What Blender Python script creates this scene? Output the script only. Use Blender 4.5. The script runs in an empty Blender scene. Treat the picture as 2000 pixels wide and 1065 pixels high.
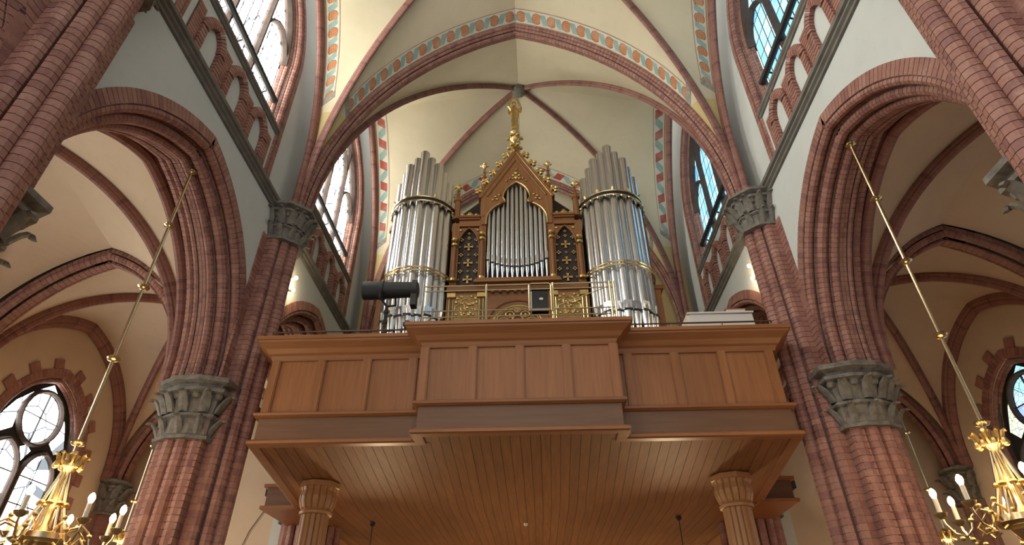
import bpy, math, random
import numpy as np
from mathutils import Matrix, Vector
random.seed(7)
PI = math.pi
S = bpy.context.scene
COL = S.collection

# ------------------------------------------------------------------ camera
F_PX = 1153.558
CAM = np.array([0.25608531, 0.0, 1.6])
FW = np.array([-0.0310223, 0.82275257, 0.56755248])
RT = np.array([0.99916559, 0.04061886, -0.00426896])
UP = np.array([0.02656563, -0.56694648, 0.82332615])
cd = bpy.data.cameras.new('camera')
cam = bpy.data.objects.new('camera', cd); COL.objects.link(cam)
cd.sensor_fit = 'HORIZONTAL'; cd.sensor_width = 36.0; cd.lens = 36.0 * F_PX / 2000.0
cd.clip_start = 0.05; cd.clip_end = 200
cam.matrix_world = Matrix(((RT[0], UP[0], -FW[0], CAM[0]), (RT[1], UP[1], -FW[1], CAM[1]), (RT[2], UP[2], -FW[2], CAM[2]), (0, 0, 0, 1)))
S.camera = cam
# ------------------------------------------------------------------ world, exposure
w = bpy.data.worlds.new('daylight'); S.world = w; w.use_nodes = True
bg = w.node_tree.nodes['Background']
bg.inputs[0].default_value = (0.93, 0.96, 1.0, 1); bg.inputs[1].default_value = 1.1
vs = S.view_settings
vs.view_transform = 'Standard'; vs.look = 'None'; vs.gamma = 1.0; vs.use_curve_mapping = False
vs.exposure = 0.34
S.cycles.max_bounces = 6; S.cycles.diffuse_bounces = 4; S.cycles.glossy_bounces = 3; S.cycles.transmission_bounces = 2
S.cycles.caustics_reflective = False; S.cycles.caustics_refractive = False; S.cycles.sample_clamp_indirect = 8.0
S.cycles.use_adaptive_sampling = True; S.cycles.adaptive_threshold = 0.05; S.cycles.use_denoising = True
GLASS_LEFT = 12.5      # the sun stands on this side of the church
GLASS_AISLE = 8.5
GLASS_RIGHT = 1.25
LAMP = 1.0

# ------------------------------------------------------------------ materials
MATS = {}
def srgb(*c):
    return tuple(((v / 255) / 12.92 if v / 255 <= 0.04045 else ((v / 255 + 0.055) / 1.055) ** 2.4) for v in c) + (1.0,)
class NT:
    def __init__(s, name):
        s.m = bpy.data.materials.new(name); s.m.use_nodes = True
        s.t = s.m.node_tree; s.b = s.t.nodes['Principled BSDF']; s.o = s.t.nodes['Material Output']
        MATS[name] = s.m
    def n(s, typ, **kw):
        nd = s.t.nodes.new(typ)
        for k, v in kw.items(): setattr(nd, k, v)
        return nd
    def l(s, a, b): s.t.links.new(a, b)
    def set(s, nd, i, v):
        if hasattr(v, 'is_output'): s.l(v, nd.inputs[i])
        else: nd.inputs[i].default_value = v
    def math(s, op, a, b=0.0, c=0.0):
        nd = s.n('ShaderNodeMath', operation=op)
        s.set(nd, 0, a); s.set(nd, 1, b); s.set(nd, 2, c)
        return nd.outputs[0]
    def mix(s, f, a, b, mode='MIX'):
        nd = s.n('ShaderNodeMix', data_type='RGBA', blend_type=mode)
        s.set(nd, 0, f); s.set(nd, 6, a); s.set(nd, 7, b)
        return nd.outputs[2]
    def noise(s, vec, scale, detail=4.0, rough=0.55):
        nd = s.n('ShaderNodeTexNoise'); s.set(nd, 'Scale', scale); s.set(nd, 'Detail', detail); s.set(nd, 'Roughness', rough)
        if vec is not None: s.l(vec, nd.inputs['Vector'])
        return nd.outputs[0]
    def ramp(s, f, lo, hi):
        nd = s.n('ShaderNodeMapRange'); s.set(nd, 0, f); s.set(nd, 1, lo); s.set(nd, 2, hi)
        return nd.outputs[0]
    def bump(s, h, strength, dist=0.02):
        nd = s.n('ShaderNodeBump'); s.set(nd, 0, strength); s.set(nd, 1, dist); s.set(nd, 2, h)
        s.l(nd.outputs[0], s.b.inputs['Normal'])
    def pos(s): return s.n('ShaderNodeNewGeometry').outputs['Position']
    def done(s, col, rough=0.7, metal=0.0, spec=0.5):
        s.set(s.b, 'Base Color', col); s.set(s.b, 'Roughness', rough); s.set(s.b, 'Metallic', metal); s.set(s.b, 'Specular IOR Level', spec)
        return s.m

def plaster(name, c1, c2, low=None, zlow=0):
    t = NT(name); p = t.pos()
    f = t.ramp(t.noise(p, 0.55, 3), 0.35, 0.68)
    col = t.mix(f, c1, c2)
    f2 = t.ramp(t.noise(p, 5.0, 2), 0.55, 0.8)
    col = t.mix(t.math('MULTIPLY', f2, 0.12), col, tuple(x * 0.6 for x in c2[:3]) + (1,))
    if low:
        sx = t.n('ShaderNodeSeparateXYZ'); t.l(p, sx.inputs[0])
        col = t.mix(t.math('LESS_THAN', sx.outputs[2], zlow), col, low)
    t.bump(t.noise(p, 14.0, 3), 0.12, 0.02)
    return t.done(col, 0.9, 0, 0.2)
plaster('white_plaster', (0.63, 0.65, 0.61, 1), (0.57, 0.585, 0.545, 1))
plaster('cream_vault', (0.66, 0.575, 0.405, 1), (0.59, 0.51, 0.35, 1), (0.58, 0.46, 0.22, 1), 14.25)
plaster('aisle_plaster', (0.64, 0.50, 0.36, 1), (0.57, 0.44, 0.31, 1))
plaster('mortar', (0.42, 0.28, 0.225, 1), (0.34, 0.215, 0.175, 1))

def brick_mat(name, stripes=False):
    t = NT(name); p = t.pos()
    oi = t.n('ShaderNodeObjectInfo'); g = t.n('ShaderNodeNewGeometry')
    r = t.math('FRACT', t.math('ADD', oi.outputs['Random'], g.outputs['Random Per Island']))
    if stripes:
        uv = t.n('ShaderNodeUVMap'); sx = t.n('ShaderNodeSeparateXYZ'); t.l(uv.outputs[0], sx.inputs[0])
        cell = t.math('DIVIDE', sx.outputs[1], 0.115)
        wn = t.n('ShaderNodeTexWhiteNoise', noise_dimensions='1D'); t.l(t.math('FLOOR', cell), wn.inputs['W'])
        r = wn.outputs['Value']
    c = t.mix(r, (0.355, 0.172, 0.128, 1), (0.285, 0.128, 0.097, 1))
    c = t.mix(t.ramp(r, 0.78, 0.82), c, (0.25, 0.112, 0.092, 1))
    c = t.mix(t.ramp(t.noise(p, 3.0, 3), 0.5, 0.75), c, (0.41, 0.222, 0.170, 1))
    c = t.mix(t.math('MULTIPLY', t.ramp(t.noise(p, 22.0, 2), 0.5, 0.8), 0.5), c, (0.16, 0.07, 0.06, 1))
    if stripes:
        j = t.math('LESS_THAN', t.math('FRACT', cell), 0.10)
        c = t.mix(t.math('MULTIPLY', j, 0.45), c, (0.42, 0.29, 0.24, 1))
        c = t.mix(1.0, c, (0.80, 0.76, 0.78, 1), 'MULTIPLY')
    t.bump(t.noise(p, 40.0, 2), 0.25, 0.01)
    return t.done(c, 0.62, 0, 0.35)
brick_mat('brick'); brick_mat('brick_rib', True)

def simple(name, col, rough=0.6, metal=0.0, spec=0.5, var=0.0, scale=8.0, emit=None, es=0):
    t = NT(name)
    c = col
    if var:
        c = t.mix(t.ramp(t.noise(t.pos(), scale, 5), 0.35, 0.7), col, tuple(x * (1 - var) for x in col[:3]) + (1,))
    t.done(c, rough, metal, spec)
    if emit:
        t.set(t.b, 'Emission Color', emit); t.set(t.b, 'Emission Strength', es)
    return t.m
simple('stone', (0.235, 0.215, 0.18, 1), 0.85, 0, 0.3, 0.45, 9.0)
simple('string_stone', (0.20, 0.185, 0.155, 1), 0.8, 0, 0.3, 0.3, 4.0)
simple('tin', (0.70, 0.72, 0.75, 1), 0.24, 1.0)
simple('tin_bright', (0.80, 0.82, 0.84, 1), 0.18, 1.0)
simple('gilt', (0.74, 0.53, 0.22, 1), 0.36, 1.0, 0.5, 0.25, 20)
simple('brass', (0.72, 0.57, 0.32, 1), 0.25, 1.0)
simple('bronze', (0.17, 0.10, 0.06, 1), 0.4, 0.8)
simple('black', (0.016, 0.018, 0.02, 1), 0.45, 0.0)
simple('black_shiny', (0.012, 0.013, 0.016, 1), 0.15)
simple('dark_wood', (0.030, 0.016, 0.011, 1), 0.6)
simple('iron', (0.03, 0.027, 0.025, 1), 0.5, 0.4)
simple('lead', (0.02, 0.021, 0.024, 1), 0.7)
simple('tracery_stone', (0.10, 0.072, 0.06, 1), 0.8, 0, 0.3, 0.3, 5)
simple('floor_stone', (0.17, 0.125, 0.085, 1), 0.5, 0, 0.4, 0.3, 1.5)
simple('white_paint', (0.74, 0.70, 0.62, 1), 0.5)
simple('red_cloth', (0.42, 0.10, 0.06, 1), 0.7)
simple('candle', (0.80, 0.70, 0.55, 1), 0.5)
simple('bulb', (1, 0.8, 0.5, 1), 0.3, emit=(1.0, 0.62, 0.26, 1), es=38.0)
simple('spot_bulb', (1, 0.9, 0.7, 1), 0.3, emit=(1.0, 0.78, 0.45, 1), es=45.0)
simple('gilt_wood', (0.40, 0.235, 0.085, 1), 0.4, 0.35, 0.5, 0.3, 12)
simple('spandrel_red', (0.16, 0.055, 0.03, 1), 0.6)

def wood(name, c1, c2, axis, scale=1.0, rough=0.42):
    t = NT(name); p = t.pos()
    oi = t.n('ShaderNodeObjectInfo')
    mp = t.n('ShaderNodeMapping'); t.l(p, mp.inputs['Vector'])
    off = t.n('ShaderNodeCombineXYZ'); rr = t.math('MULTIPLY', oi.outputs['Random'], 37.0)
    for i in range(3): t.l(rr, off.inputs[i])
    t.l(off.outputs[0], mp.inputs['Location'])
    s3 = [9.0 * scale] * 3; s3[axis] = 0.55 * scale
    mp.inputs['Scale'].default_value = s3
    f = t.ramp(t.noise(mp.outputs[0], 1.6, 4, 0.6), 0.32, 0.7)
    c = t.mix(f, c1, c2)
    k = t.ramp(oi.outputs['Random'], 0.0, 1.0)
    c = t.mix(t.math('MULTIPLY', k, 0.28), c, tuple(x * 0.6 for x in c2[:3]) + (1,))
    t.bump(f, 0.06, 0.01)
    return t.done(c, rough, 0, 0.4)
for _n in ('bulb', 'spot_bulb'): MATS[_n].cycles.emission_sampling = 'NONE'
O1, O2 = (0.395, 0.168, 0.064, 1), (0.305, 0.122, 0.042, 1)
wood('oak_z', O1, O2, 2); wood('oak_x', O1, O2, 0); wood('oak_y', (0.38, 0.180, 0.070, 1), (0.26, 0.112, 0.040, 1), 1, 1.0, 0.6)
wood('case_z', (0.33, 0.150, 0.058, 1), (0.24, 0.098, 0.034, 1), 2); wood('case_x', (0.33, 0.150, 0.058, 1), (0.24, 0.098, 0.034, 1), 0)
wood('column_wood', (0.52, 0.28, 0.12, 1), (0.43, 0.215, 0.085, 1), 2)
wood('fascia_wood', (0.22, 0.115, 0.06, 1), (0.18, 0.088, 0.044, 1), 0)

def glass_mat(name, cols, strength, lead_scale):
    t = NT(name); oi = t.n('ShaderNodeObjectInfo')
    r = t.math('FRACT', t.math('ADD', oi.outputs['Random'], t.math('MULTIPLY', t.noise(t.pos(), 2.3, 2), 0.35)))
    c = cols[0]
    for i in range(1, len(cols)):
        c = t.mix(t.ramp(r, (i - 0.7) / len(cols), (i + 0.2) / len(cols)), c, cols[i])
    if lead_scale:
     v = t.n('ShaderNodeTexVoronoi', feature='DISTANCE_TO_EDGE'); t.l(t.pos(), v.inputs['Vector']); t.set(v, 'Scale', lead_scale)
     c = t.mix(t.math('LESS_THAN', v.outputs['Distance'], 0.022), c, (0.04, 0.045, 0.05, 1))
    t.done((0.05, 0.06, 0.07, 1), 0.2)
    t.set(t.b, 'Emission Color', c); t.set(t.b, 'Emission Strength', strength)
    return t.m
BLUES = [(0.30, 0.62, 0.92, 1), (0.45, 0.80, 0.98, 1), (0.16, 0.48, 0.82, 1), (0.62, 0.88, 0.90, 1), (0.28, 0.66, 0.80, 1)]
WHITES = [(1.0, 0.99, 0.93, 1), (0.95, 1.0, 1.0, 1), (1.0, 0.97, 0.86, 1)]
glass_mat('glass_right', BLUES, GLASS_RIGHT, 0); glass_mat('glass_left', WHITES, GLASS_LEFT, 1.3)
glass_mat('glass_aisle_left', WHITES, GLASS_AISLE, 1.3); glass_mat('glass_aisle_right', [(0.55, 0.75, 0.92, 1), (0.35, 0.70, 0.75, 1), (0.75, 0.82, 0.55, 1), (0.30, 0.45, 0.85, 1)], GLASS_RIGHT, 6.5)

def band_mat(name, circles=True):
    t = NT(name); uv = t.n('ShaderNodeUVMap'); sx = t.n('ShaderNodeSeparateXYZ'); t.l(uv.outputs[0], sx.inputs[0])
    U, V = sx.outputs[0], sx.outputs[1]          # V runs along the arch in metres, U 0..1 across
    per = 0.50 if circles else 0.8
    base = (0.62, 0.56, 0.44, 1)
    uc = t.math('SUBTRACT', U, 0.5)
    # teal parallelograms
    sk = t.math('FRACT', t.math('ADD', t.math('DIVIDE', V, per), t.math('MULTIPLY', uc, -0.42)))
    a = t.math('LESS_THAN', t.math('ABSOLUTE', t.math('SUBTRACT', sk, 0.75)), 0.20)
    inb = t.math('LESS_THAN', t.math('ABSOLUTE', uc), 0.33)
    c = t.mix(t.math('MULTIPLY', a, inb), base, (0.25, 0.37, 0.33, 1))
    if circles:
        fx = t.math('SUBTRACT', t.math('FRACT', t.math('DIVIDE', V, per)), 0.25)
        dx = t.math('MULTIPLY', fx, per / 0.42)
        d = t.math('SQRT', t.math('ADD', t.math('MULTIPLY', dx, dx), t.math('MULTIPLY', uc, uc)))
        c = t.mix(t.math('LESS_THAN', d, 0.37), c, (0.22, 0.10, 0.06, 1))
        st = t.math('GREATER_THAN', t.math('SINE', t.math('MULTIPLY', U, 42.0)), 0.0)
        rd = t.mix(st, (0.47, 0.16, 0.07, 1), (0.50, 0.24, 0.11, 1))
        c = t.mix(t.math('LESS_THAN', d, 0.33), c, rd)
    else:
        sk2 = t.math('FRACT', t.math('ADD', t.math('DIVIDE', V, per), t.math('MULTIPLY', uc, 0.42)))
        b = t.math('LESS_THAN', t.math('ABSOLUTE', t.math('SUBTRACT', sk2, 0.25)), 0.20)
        c = t.mix(t.math('MULTIPLY', b, inb), c, (0.36, 0.085, 0.06, 1))
    ln = t.math('GREATER_THAN', t.math('ABSOLUTE', uc), 0.455)
    c = t.mix(ln, c, (0.33, 0.15, 0.10, 1))
    c = t.mix(t.math('MULTIPLY', t.ramp(t.noise(t.pos(), 3.0, 5), 0.4, 0.75), 0.35), c, base)
    return t.done(c, 0.9, 0, 0.2)
band_mat('painted_circles', True); band_mat('painted_diamonds', False)
simple('collar_paint', (0.36, 0.33, 0.27, 1), 0.9, var=0.4, scale=9)

# ------------------------------------------------------------------ mesh helpers
class MB:
    def __init__(s): s.v = []; s.f = []; s.uv = []
    def add(s, vs, fs, uvs=None):
        o = len(s.v); s.v.extend([tuple(map(float, p)) for p in vs])
        for i, f in enumerate(fs):
            s.f.append(tuple(o + k for k in f)); s.uv.append(uvs[i] if uvs else None)
        return s
    def box(s, x0, x1, y0, y1, z0, z1):
        return s.add([(x0,y0,z0),(x1,y0,z0),(x1,y1,z0),(x0,y1,z0),(x0,y0,z1),(x1,y0,z1),(x1,y1,z1),(x0,y1,z1)],
                     [(0,3,2,1),(4,5,6,7),(0,1,5,4),(1,2,6,5),(2,3,7,6),(3,0,4,7)])
    def hexa(s, p): return s.add(p, [(0,3,2,1),(4,5,6,7),(0,1,5,4),(1,2,6,5),(2,3,7,6),(3,0,4,7)])
    def sweep(s, prof, frames, closed=True, cap=True, loop=False, vlen=True):
        n = len(prof); pts = []; L = 0.0; Ls = []
        prev = None
        for (O, A, B) in frames:
            O = np.asarray(O, float); A = np.asarray(A, float); B = np.asarray(B, float)
            if prev is not None: L += float(np.linalg.norm(O - prev))
            prev = O; Ls.append(L)
            for (a, b) in prof: pts.append(O + A * a + B * b)
        fs = []; uv = []
        m = len(frames); kk = n if closed else n - 1
        for i in range(m if loop else m - 1):
            j = (i + 1) % m
            for k in range(kk):
                k2 = (k + 1) % n
                fs.append((i*n+k, i*n+k2, j*n+k2, j*n+k))
                lj = Ls[j] if j else Ls[i] + 0.1
                uv.append(((k/n, Ls[i]), ((k+1)/n, Ls[i]), ((k+1)/n, lj), (k/n, lj)))
        if closed and cap and not loop:
            fs.append(tuple(range(n))[::-1]); uv.append(tuple((0, Ls[0]) for _ in range(n)))
            fs.append(tuple((m-1)*n + k for k in range(n))); uv.append(tuple((0, Ls[-1]) for _ in range(n)))
        return s.add(pts, fs, uv)
    def lathe(s, prof, O=(0,0,0), n=16, ax=None):
        O = np.asarray(O, float); pts = []
        if ax is None: e1, e2, e3 = np.array((1.,0,0)), np.array((0,1.,0)), np.array((0,0,1.))
        else:
            e3 = np.asarray(ax, float); e3 = e3 / np.linalg.norm(e3)
            t = np.array((0,0,1.)) if abs(e3[2]) < 0.9 else np.array((1.,0,0))
            e1 = np.cross(t, e3); e1 /= np.linalg.norm(e1); e2 = np.cross(e3, e1)
        for (r, z) in prof:
            for k in range(n):
                a = 2*PI*k/n; pts.append(O + e1*(r*math.cos(a)) + e2*(r*math.sin(a)) + e3*z)
        fs = []
        for i in range(len(prof)-1):
            for k in range(n):
                k2 = (k+1) % n; fs.append((i*n+k, i*n+k2, (i+1)*n+k2, (i+1)*n+k))
        fs.append(tuple(range(n))[::-1]); fs.append(tuple((len(prof)-1)*n+k for k in range(n)))
        return s.add(pts, fs)
    def tube(s, path, r, n=6, radii=None):
        path = [np.asarray(p, float) for p in path]; fr = []
        ref = None
        for i, p in enumerate(path):
            t = path[min(i+1, len(path)-1)] - path[max(i-1, 0)]; t = t/(np.linalg.norm(t)+1e-9)
            if ref is None:
                ref = np.array((0,0,1.)) if abs(t[2]) < 0.9 else np.array((1.,0,0))
            A = np.cross(ref, t); A /= np.linalg.norm(A)+1e-9; B = np.cross(t, A); ref = B
            q = radii[i] if radii else r
            fr.append((p, A*q, B*q))
        prof = [(math.cos(2*PI*k/n), math.sin(2*PI*k/n)) for k in range(n)]
        return s.sweep(prof, fr)
    def blob(s, c, rx, ry, rz, nu=8, nv=5):
        return s.lathe_scaled([(math.sin(PI*i/nv), -math.cos(PI*i/nv)) for i in range(nv+1)], c, rx, ry, rz, nu)
    def lathe_scaled(s, prof, c, rx, ry, rz, n):
        pts = []
        for (r, z) in prof:
            for k in range(n):
                a = 2*PI*k/n; pts.append((c[0]+rx*max(r,.02)*math.cos(a), c[1]+ry*max(r,.02)*math.sin(a), c[2]+rz*z))
        fs = []
        for i in range(len(prof)-1):
            for k in range(n):
                k2 = (k+1) % n; fs.append((i*n+k, i*n+k2, (i+1)*n+k2, (i+1)*n+k))
        fs.append(tuple(range(n))[::-1]); fs.append(tuple((len(prof)-1)*n+k for k in range(n)))
        return s.add(pts, fs)
    def mesh(s, name, mat, smooth=False):
        me = bpy.data.meshes.new(name); me.from_pydata(s.v, [], s.f)
        if any(u is not None for u in s.uv):
            ul = me.uv_layers.new(name='UVMap'); arr = []
            for f, u in zip(s.f, s.uv):
                for k in range(len(f)): arr.extend(u[k] if u else (0.0, 0.0))
            ul.data.foreach_set('uv', arr)
        me.materials.append(MATS[mat])
        if smooth:
            me.polygons.foreach_set('use_smooth', [True]*len(me.polygons))
            me.set_sharp_from_angle(angle=math.radians(40))
        me.update()
        return me
    def build(s, name, mat, parent=None, smooth=False, rel=True):
        me = s.mesh(name, mat, smooth)
        return put(name, me, parent, Matrix.Identity(4))

WM = {}
def link(o, parent=None):
    COL.objects.link(o); o.parent = parent; return o
GROUPS = {'brick_pier': 'clustered brick piers along the nave', 'arcade_arch': 'brick arcade arches of the nave', 'transverse_arch': 'brick arches across the nave', 'aisle_arch': 'brick arches across the aisles',
          'aisle_respond': 'half columns on the aisle walls', 'blind_arcade': 'blind arcades under the upper windows', 'heating_pipe': 'dark pipes under the upper windows', 'wooden_column': 'oak columns under the gallery',
          'pendant_lamp': 'pendant lamps under the gallery', 'wall_lamp': 'wall lamps above the gallery', 'chandelier': 'brass chandeliers', 'parapet_rail': 'side rails of the gallery'}
def thing(name, label, cat, loc=(0,0,0), group=None):
    group = group or GROUPS.get(name)
    o = bpy.data.objects.new(name, None); COL.objects.link(o); o.location = loc; o.empty_display_size = 0.2; WM[o.name] = Matrix.Translation(loc)
    o['label'] = label; o['category'] = cat
    if group: o['group'] = group
    return o
def tag(o, label, cat, group=None):
    o['label'] = label; o['category'] = cat
    if group: o['group'] = group
    return o
def struct(o, label=None):
    o['kind'] = 'structure'
    if label: o['label'] = label
    return o
def put(name, me, parent, M, child_of=None):
    """an object that shares a mesh, placed at a world matrix under a parent that only translates"""
    o = bpy.data.objects.new(name, me); COL.objects.link(o); WM[o.name] = M.copy()
    if parent is not None:
        o.parent = parent; o.matrix_basis = WM[parent.name].inverted() @ M
    else: o.matrix_basis = M
    return o

# ---- bricks: pieces nearest the camera become parts, the rest one joined part
def pix(c):
    d = np.asarray(c) - CAM; z = d @ FW
    if z < 0.2: return None
    return 1000 + F_PX*(d @ RT)/z, 532.5 - F_PX*(d @ UP)/z, float(np.linalg.norm(d))
def lay_bricks(parent, items, mat='brick', cap=300, name='brick'):
    """items: (key, mb, Matrix, world normal)"""
    scored = []
    for i, (key, mb, M, nrm) in enumerate(items):
        c0 = getattr(mb, 'cen', None)
        if c0 is None:
            c0 = np.mean(np.array(mb.v), axis=0); mb.cen = c0
        c = np.array(M @ Vector(c0)); p = pix(c); sc = 0
        if p and -30 < p[0] < 2030 and -30 < p[1] < 1095 and float(np.dot(nrm, CAM - c)) > 0: sc = 1.0/p[2]
        scored.append((sc, i))
    scored.sort(reverse=True)
    pick = set(i for sc, i in scored[:cap] if sc > 0)
    meshes = {}; rv = []; rf = []; off = 0
    for i, (key, mb, M, nrm) in enumerate(items):
        if i in pick:
            if key not in meshes: meshes[key] = mb.mesh(name, mat)
            put(name, meshes[key], parent, M)
        else:
            V = np.array(mb.v); Mn = np.array(M); V = V @ Mn[:3, :3].T + Mn[:3, 3]
            rv.append(V); rf.extend([tuple(k + off for k in f) for f in mb.f]); off += len(V)
    if rv:
        m2 = MB(); m2.v = [tuple(r) for r in np.concatenate(rv)]; m2.f = rf; m2.uv = [None]*len(rf)
        o = m2.build(name + 'work', mat, parent); o['kind'] = 'stuff'

def roll(cx, cy, r, a0, a1, n=5):
    return [(cx + r*math.cos(math.radians(a0 + (a1-a0)*k/n)), cy + r*math.sin(math.radians(a0 + (a1-a0)*k/n))) for k in range(n+1)]
def shell(pts, side, out=0.013, inn=0.035, trim=0.005):
    """closed polygon around an open polyline: side +1 uses normal (dy,-dx), -1 the other"""
    P = [np.array(p, float) for p in pts]
    N = []
    for i in range(len(P)):
        t = P[min(i+1, len(P)-1)] - P[max(i-1, 0)]; t = t/(np.linalg.norm(t)+1e-9)
        N.append(np.array((t[1], -t[0]))*side)
    t0 = P[1]-P[0]; t0 /= np.linalg.norm(t0); t1 = P[-1]-P[-2]; t1 /= np.linalg.norm(t1)
    Q = [p.copy() for p in P]; Q[0] = P[0] + t0*trim; Q[-1] = P[-1] - t1*trim
    return [q + n*out for q, n in zip(Q, N)] + [q - n*inn for q, n in zip(Q, N)][::-1], np.mean(N, axis=0)

def pointed(a, zs, zt):
    h = zt - zs; R = (h*h + a*a)/(2*a); th = math.atan2(h, R - a)
    if R < a: th = PI - math.atan2(h, a - R)
    return R, th
def pointed_pts(a, zs, zt, n):
    """from the springing (a, zs) to the apex (0, zt): list of (x, z, normal-in x, z)"""
    R, th = pointed(a, zs, zt)
    return [((a-R) + R*math.cos(th*k/n), zs + R*math.sin(th*k/n), -math.cos(th*k/n), -math.sin(th*k/n)) for k in range(n+1)]
def arch_x(a, zs, zt, x):
    """height of a pointed arch above springing at offset x (None outside)"""
    x = abs(x)
    if x > a: return None
    R, th = pointed(a, zs, zt); return zs + math.sqrt(max(0, R*R - (x-(a-R))**2))

def arch_bricks(chunks, x0, y0, phi, dsg, a, zs, zt, zbot=None, pitch=0.115, joint=0.012, key='', halves=(1, -1)):
    """brick slices of a moulded arch. local: x along the span, y depth, z up; chunks are polylines of (rho inwards, depth)"""
    R, th = pointed(a, zs, zt)
    P = Matrix.Translation((x0, y0, 0)) @ Matrix.Rotation(phi, 4, 'Z')
    items = []; core = MB()
    for hs in halves:
        n = max(4, round((R-0.3)*th/pitch)); dth = th/n
        for ci, ch in enumerate(chunks):
            poly, nm = shell(ch, 1)
            mb = MB(); half = dth/2 - joint/2/(R-0.3); k = len(poly)
            vs = []
            for s in (-1, 1):
                for (rho, d) in poly:
                    r = R - rho; vs.append((hs*r*math.cos(s*half), dsg*d, r*math.sin(s*half)))
            fs = [(i, (i+1) % k, k+(i+1) % k, k+i) for i in range(k)] + [tuple(range(k))[::-1], tuple(range(k, 2*k))]
            mb.add(vs, fs)
            for j in range(n):
                t = (j+0.5)*dth
                M = P @ Matrix.Translation((hs*(a-R), 0, zs)) @ Matrix.Rotation(-hs*t, 4, 'Y')
                nl = Vector((-hs*math.cos(t)*nm[0], dsg*nm[1], -math.sin(t)*nm[0]))
                items.append(((key, hs, ci), mb, M, np.array(P.to_3x3() @ nl)))
            fr = []
            for j in range(max(10, n//2)+1):
                t = th*j/max(10, n//2)
                fr.append((np.array(P @ Vector((hs*((a-R)+R*math.cos(t)), 0, zs+R*math.sin(t)))), np.array(P.to_3x3() @ Vector((-hs*math.cos(t), 0, -math.sin(t)))), np.array(P.to_3x3() @ Vector((0, dsg, 0)))))
            if zbot is not None:
                fr = [(np.array(P @ Vector((hs*a, 0, zbot))), fr[0][1], fr[0][2])] + fr
            core.sweep(ch, fr, closed=False)
            if zbot is not None:
                m = round((zs-zbot)/pitch); pz = (zs-zbot)/m
                mv = MB(); vs = []
                for s in (-1, 1):
                    for (rho, d) in poly: vs.append((hs*(a-rho), dsg*d, s*(pz-joint)/2))
                mv.add(vs, fs)
                nl = np.array(P.to_3x3() @ Vector((-hs*nm[0], dsg*nm[1], 0)))
                for j in range(m):
                    items.append(((key, hs, ci, 'v'), mv, P @ Matrix.Translation((0, 0, zbot+(j+0.5)*pz)), nl))
    return items, core
# ================================================================== the setting
BAY = 6.5; YC = [-5.3, 1.2, 7.7, 14.2]; YP = [-2.05, 4.45, 10.95, 17.45]
WX = 5.8                     # face of the nave walls
WXO = 7.0                    # aisle face of the arcade
AX = 12.3                    # face of the aisle outer walls
ARC_A, ARC_ZS, ARC_ZT = 3.1, 6.5, 10.3
def sides(): return ((-1, 'left'), (1, 'right'))
LIT = {-1: 'sunlit', 1: 'shaded'}

m = MB(); m.box(-13, 13, -9, 22, -0.2, 0); struct(m.build('floor', 'floor_stone'))

def strips(m, x0, x1, ys, fn):
    """wall between x0 and x1 made of vertical strips; fn(y) -> list of (z0, z1)"""
    for ya, yb in zip(ys[:-1], ys[1:]):
        A = fn(ya + 1e-5); B = fn(yb - 1e-5)
        if len(A) != len(B): A = B = fn((ya+yb)/2)
        for (a0, a1), (b0, b1) in zip(A, B):
            if a1 - a0 < 1e-4 and b1 - b0 < 1e-4: continue
            m.hexa([(x0,ya,a0),(x1,ya,a0),(x1,yb,b0),(x0,yb,b0),(x0,ya,a1),(x1,ya,a1),(x1,yb,b1),(x0,yb,b1)])

def nave_wall(y):
    z = 6.5
    for c in YC:
        h = arch_x(ARC_A-0.12, ARC_ZS, ARC_ZT-0.14, y-c)
        if h is not None: z = h
    return [(z, 11.0)]
CL_A, CL_ZS, CL_ZT = 2.15, 14.9, 17.95
def clere_wall(y):
    for c in YC:
        h = arch_x(CL_A-0.1, CL_ZS, CL_ZT-0.12, y-c)
        if h is not None: return [(11.0, 12.6), (h, 20.5)]
    return [(11.0, 20.5)]
AW_A, AW_ZS, AW_ZT = 1.72, 6.45, 8.55
def aisle_wall(y):
    for c in YC:
        h = arch_x(AW_A-0.1, AW_ZS, AW_ZT-0.12, y-c)
        if h is not None: return [(0, 2.6), (h, 11.5)]
    return [(0, 11.5)]
def samples(lo, hi, cs, a, extra=()):
    ys = set([lo, hi]) | set(extra)
    for c in cs:
        for k in range(25):
            y = c - a*math.cos(PI*k/24)
            if lo < y < hi: ys.add(round(y, 5))
    return sorted(ys)
WALL = {}
for sg, nm in sides():
    m = MB()
    strips(m, sg*WX, sg*WXO, samples(-8, 17.9, YC, ARC_A-0.12), nave_wall)
    strips(m, sg*WX, sg*6.35, samples(-8, 17.9, YC, CL_A-0.1), clere_wall)
    WALL[sg] = struct(m.build('wall_'+nm, 'white_plaster'))
    m = MB(); strips(m, sg*AX, sg*(AX+0.7), samples(-8.5, 18.3, YC, AW_A-0.1), aisle_wall)
    WALL[sg, 'aisle'] = struct(m.build('wall_%s_outer' % nm, 'aisle_plaster'))
    m = MB(); m.box(sg*6.9, sg*13, 18.2, 18.6, 0, 12)
    struct(m.build('wall_%s_aisle_end' % nm, 'aisle_plaster'))
    # masonry closing the roof space above the aisle vaults
    m = MB(); m.box(sg*WXO, sg*13, -8, 18.6, 11.5, 11.7); struct(m.build('ceiling_%s_roof' % nm, 'dark_wood'))
for sg, nm in sides():  # unseen aisle end walls behind the camera, added to keep world light out
    m = MB(); m.box(sg*6.9, sg*13, -8.9, -8.5, 0, 12); struct(m.build('wall_front_' + nm, 'aisle_plaster'))
m = MB(); m.box(-7.0, 7.0, 17.75, 18.2, 5.3, 21.0); struct(m.build('wall_back', 'cream_vault'))
m = MB(); m.box(-7.4, 7.4, 21.2, 21.5, 0, 6.0); struct(m.build('wall_back_porch', 'aisle_plaster'))
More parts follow.
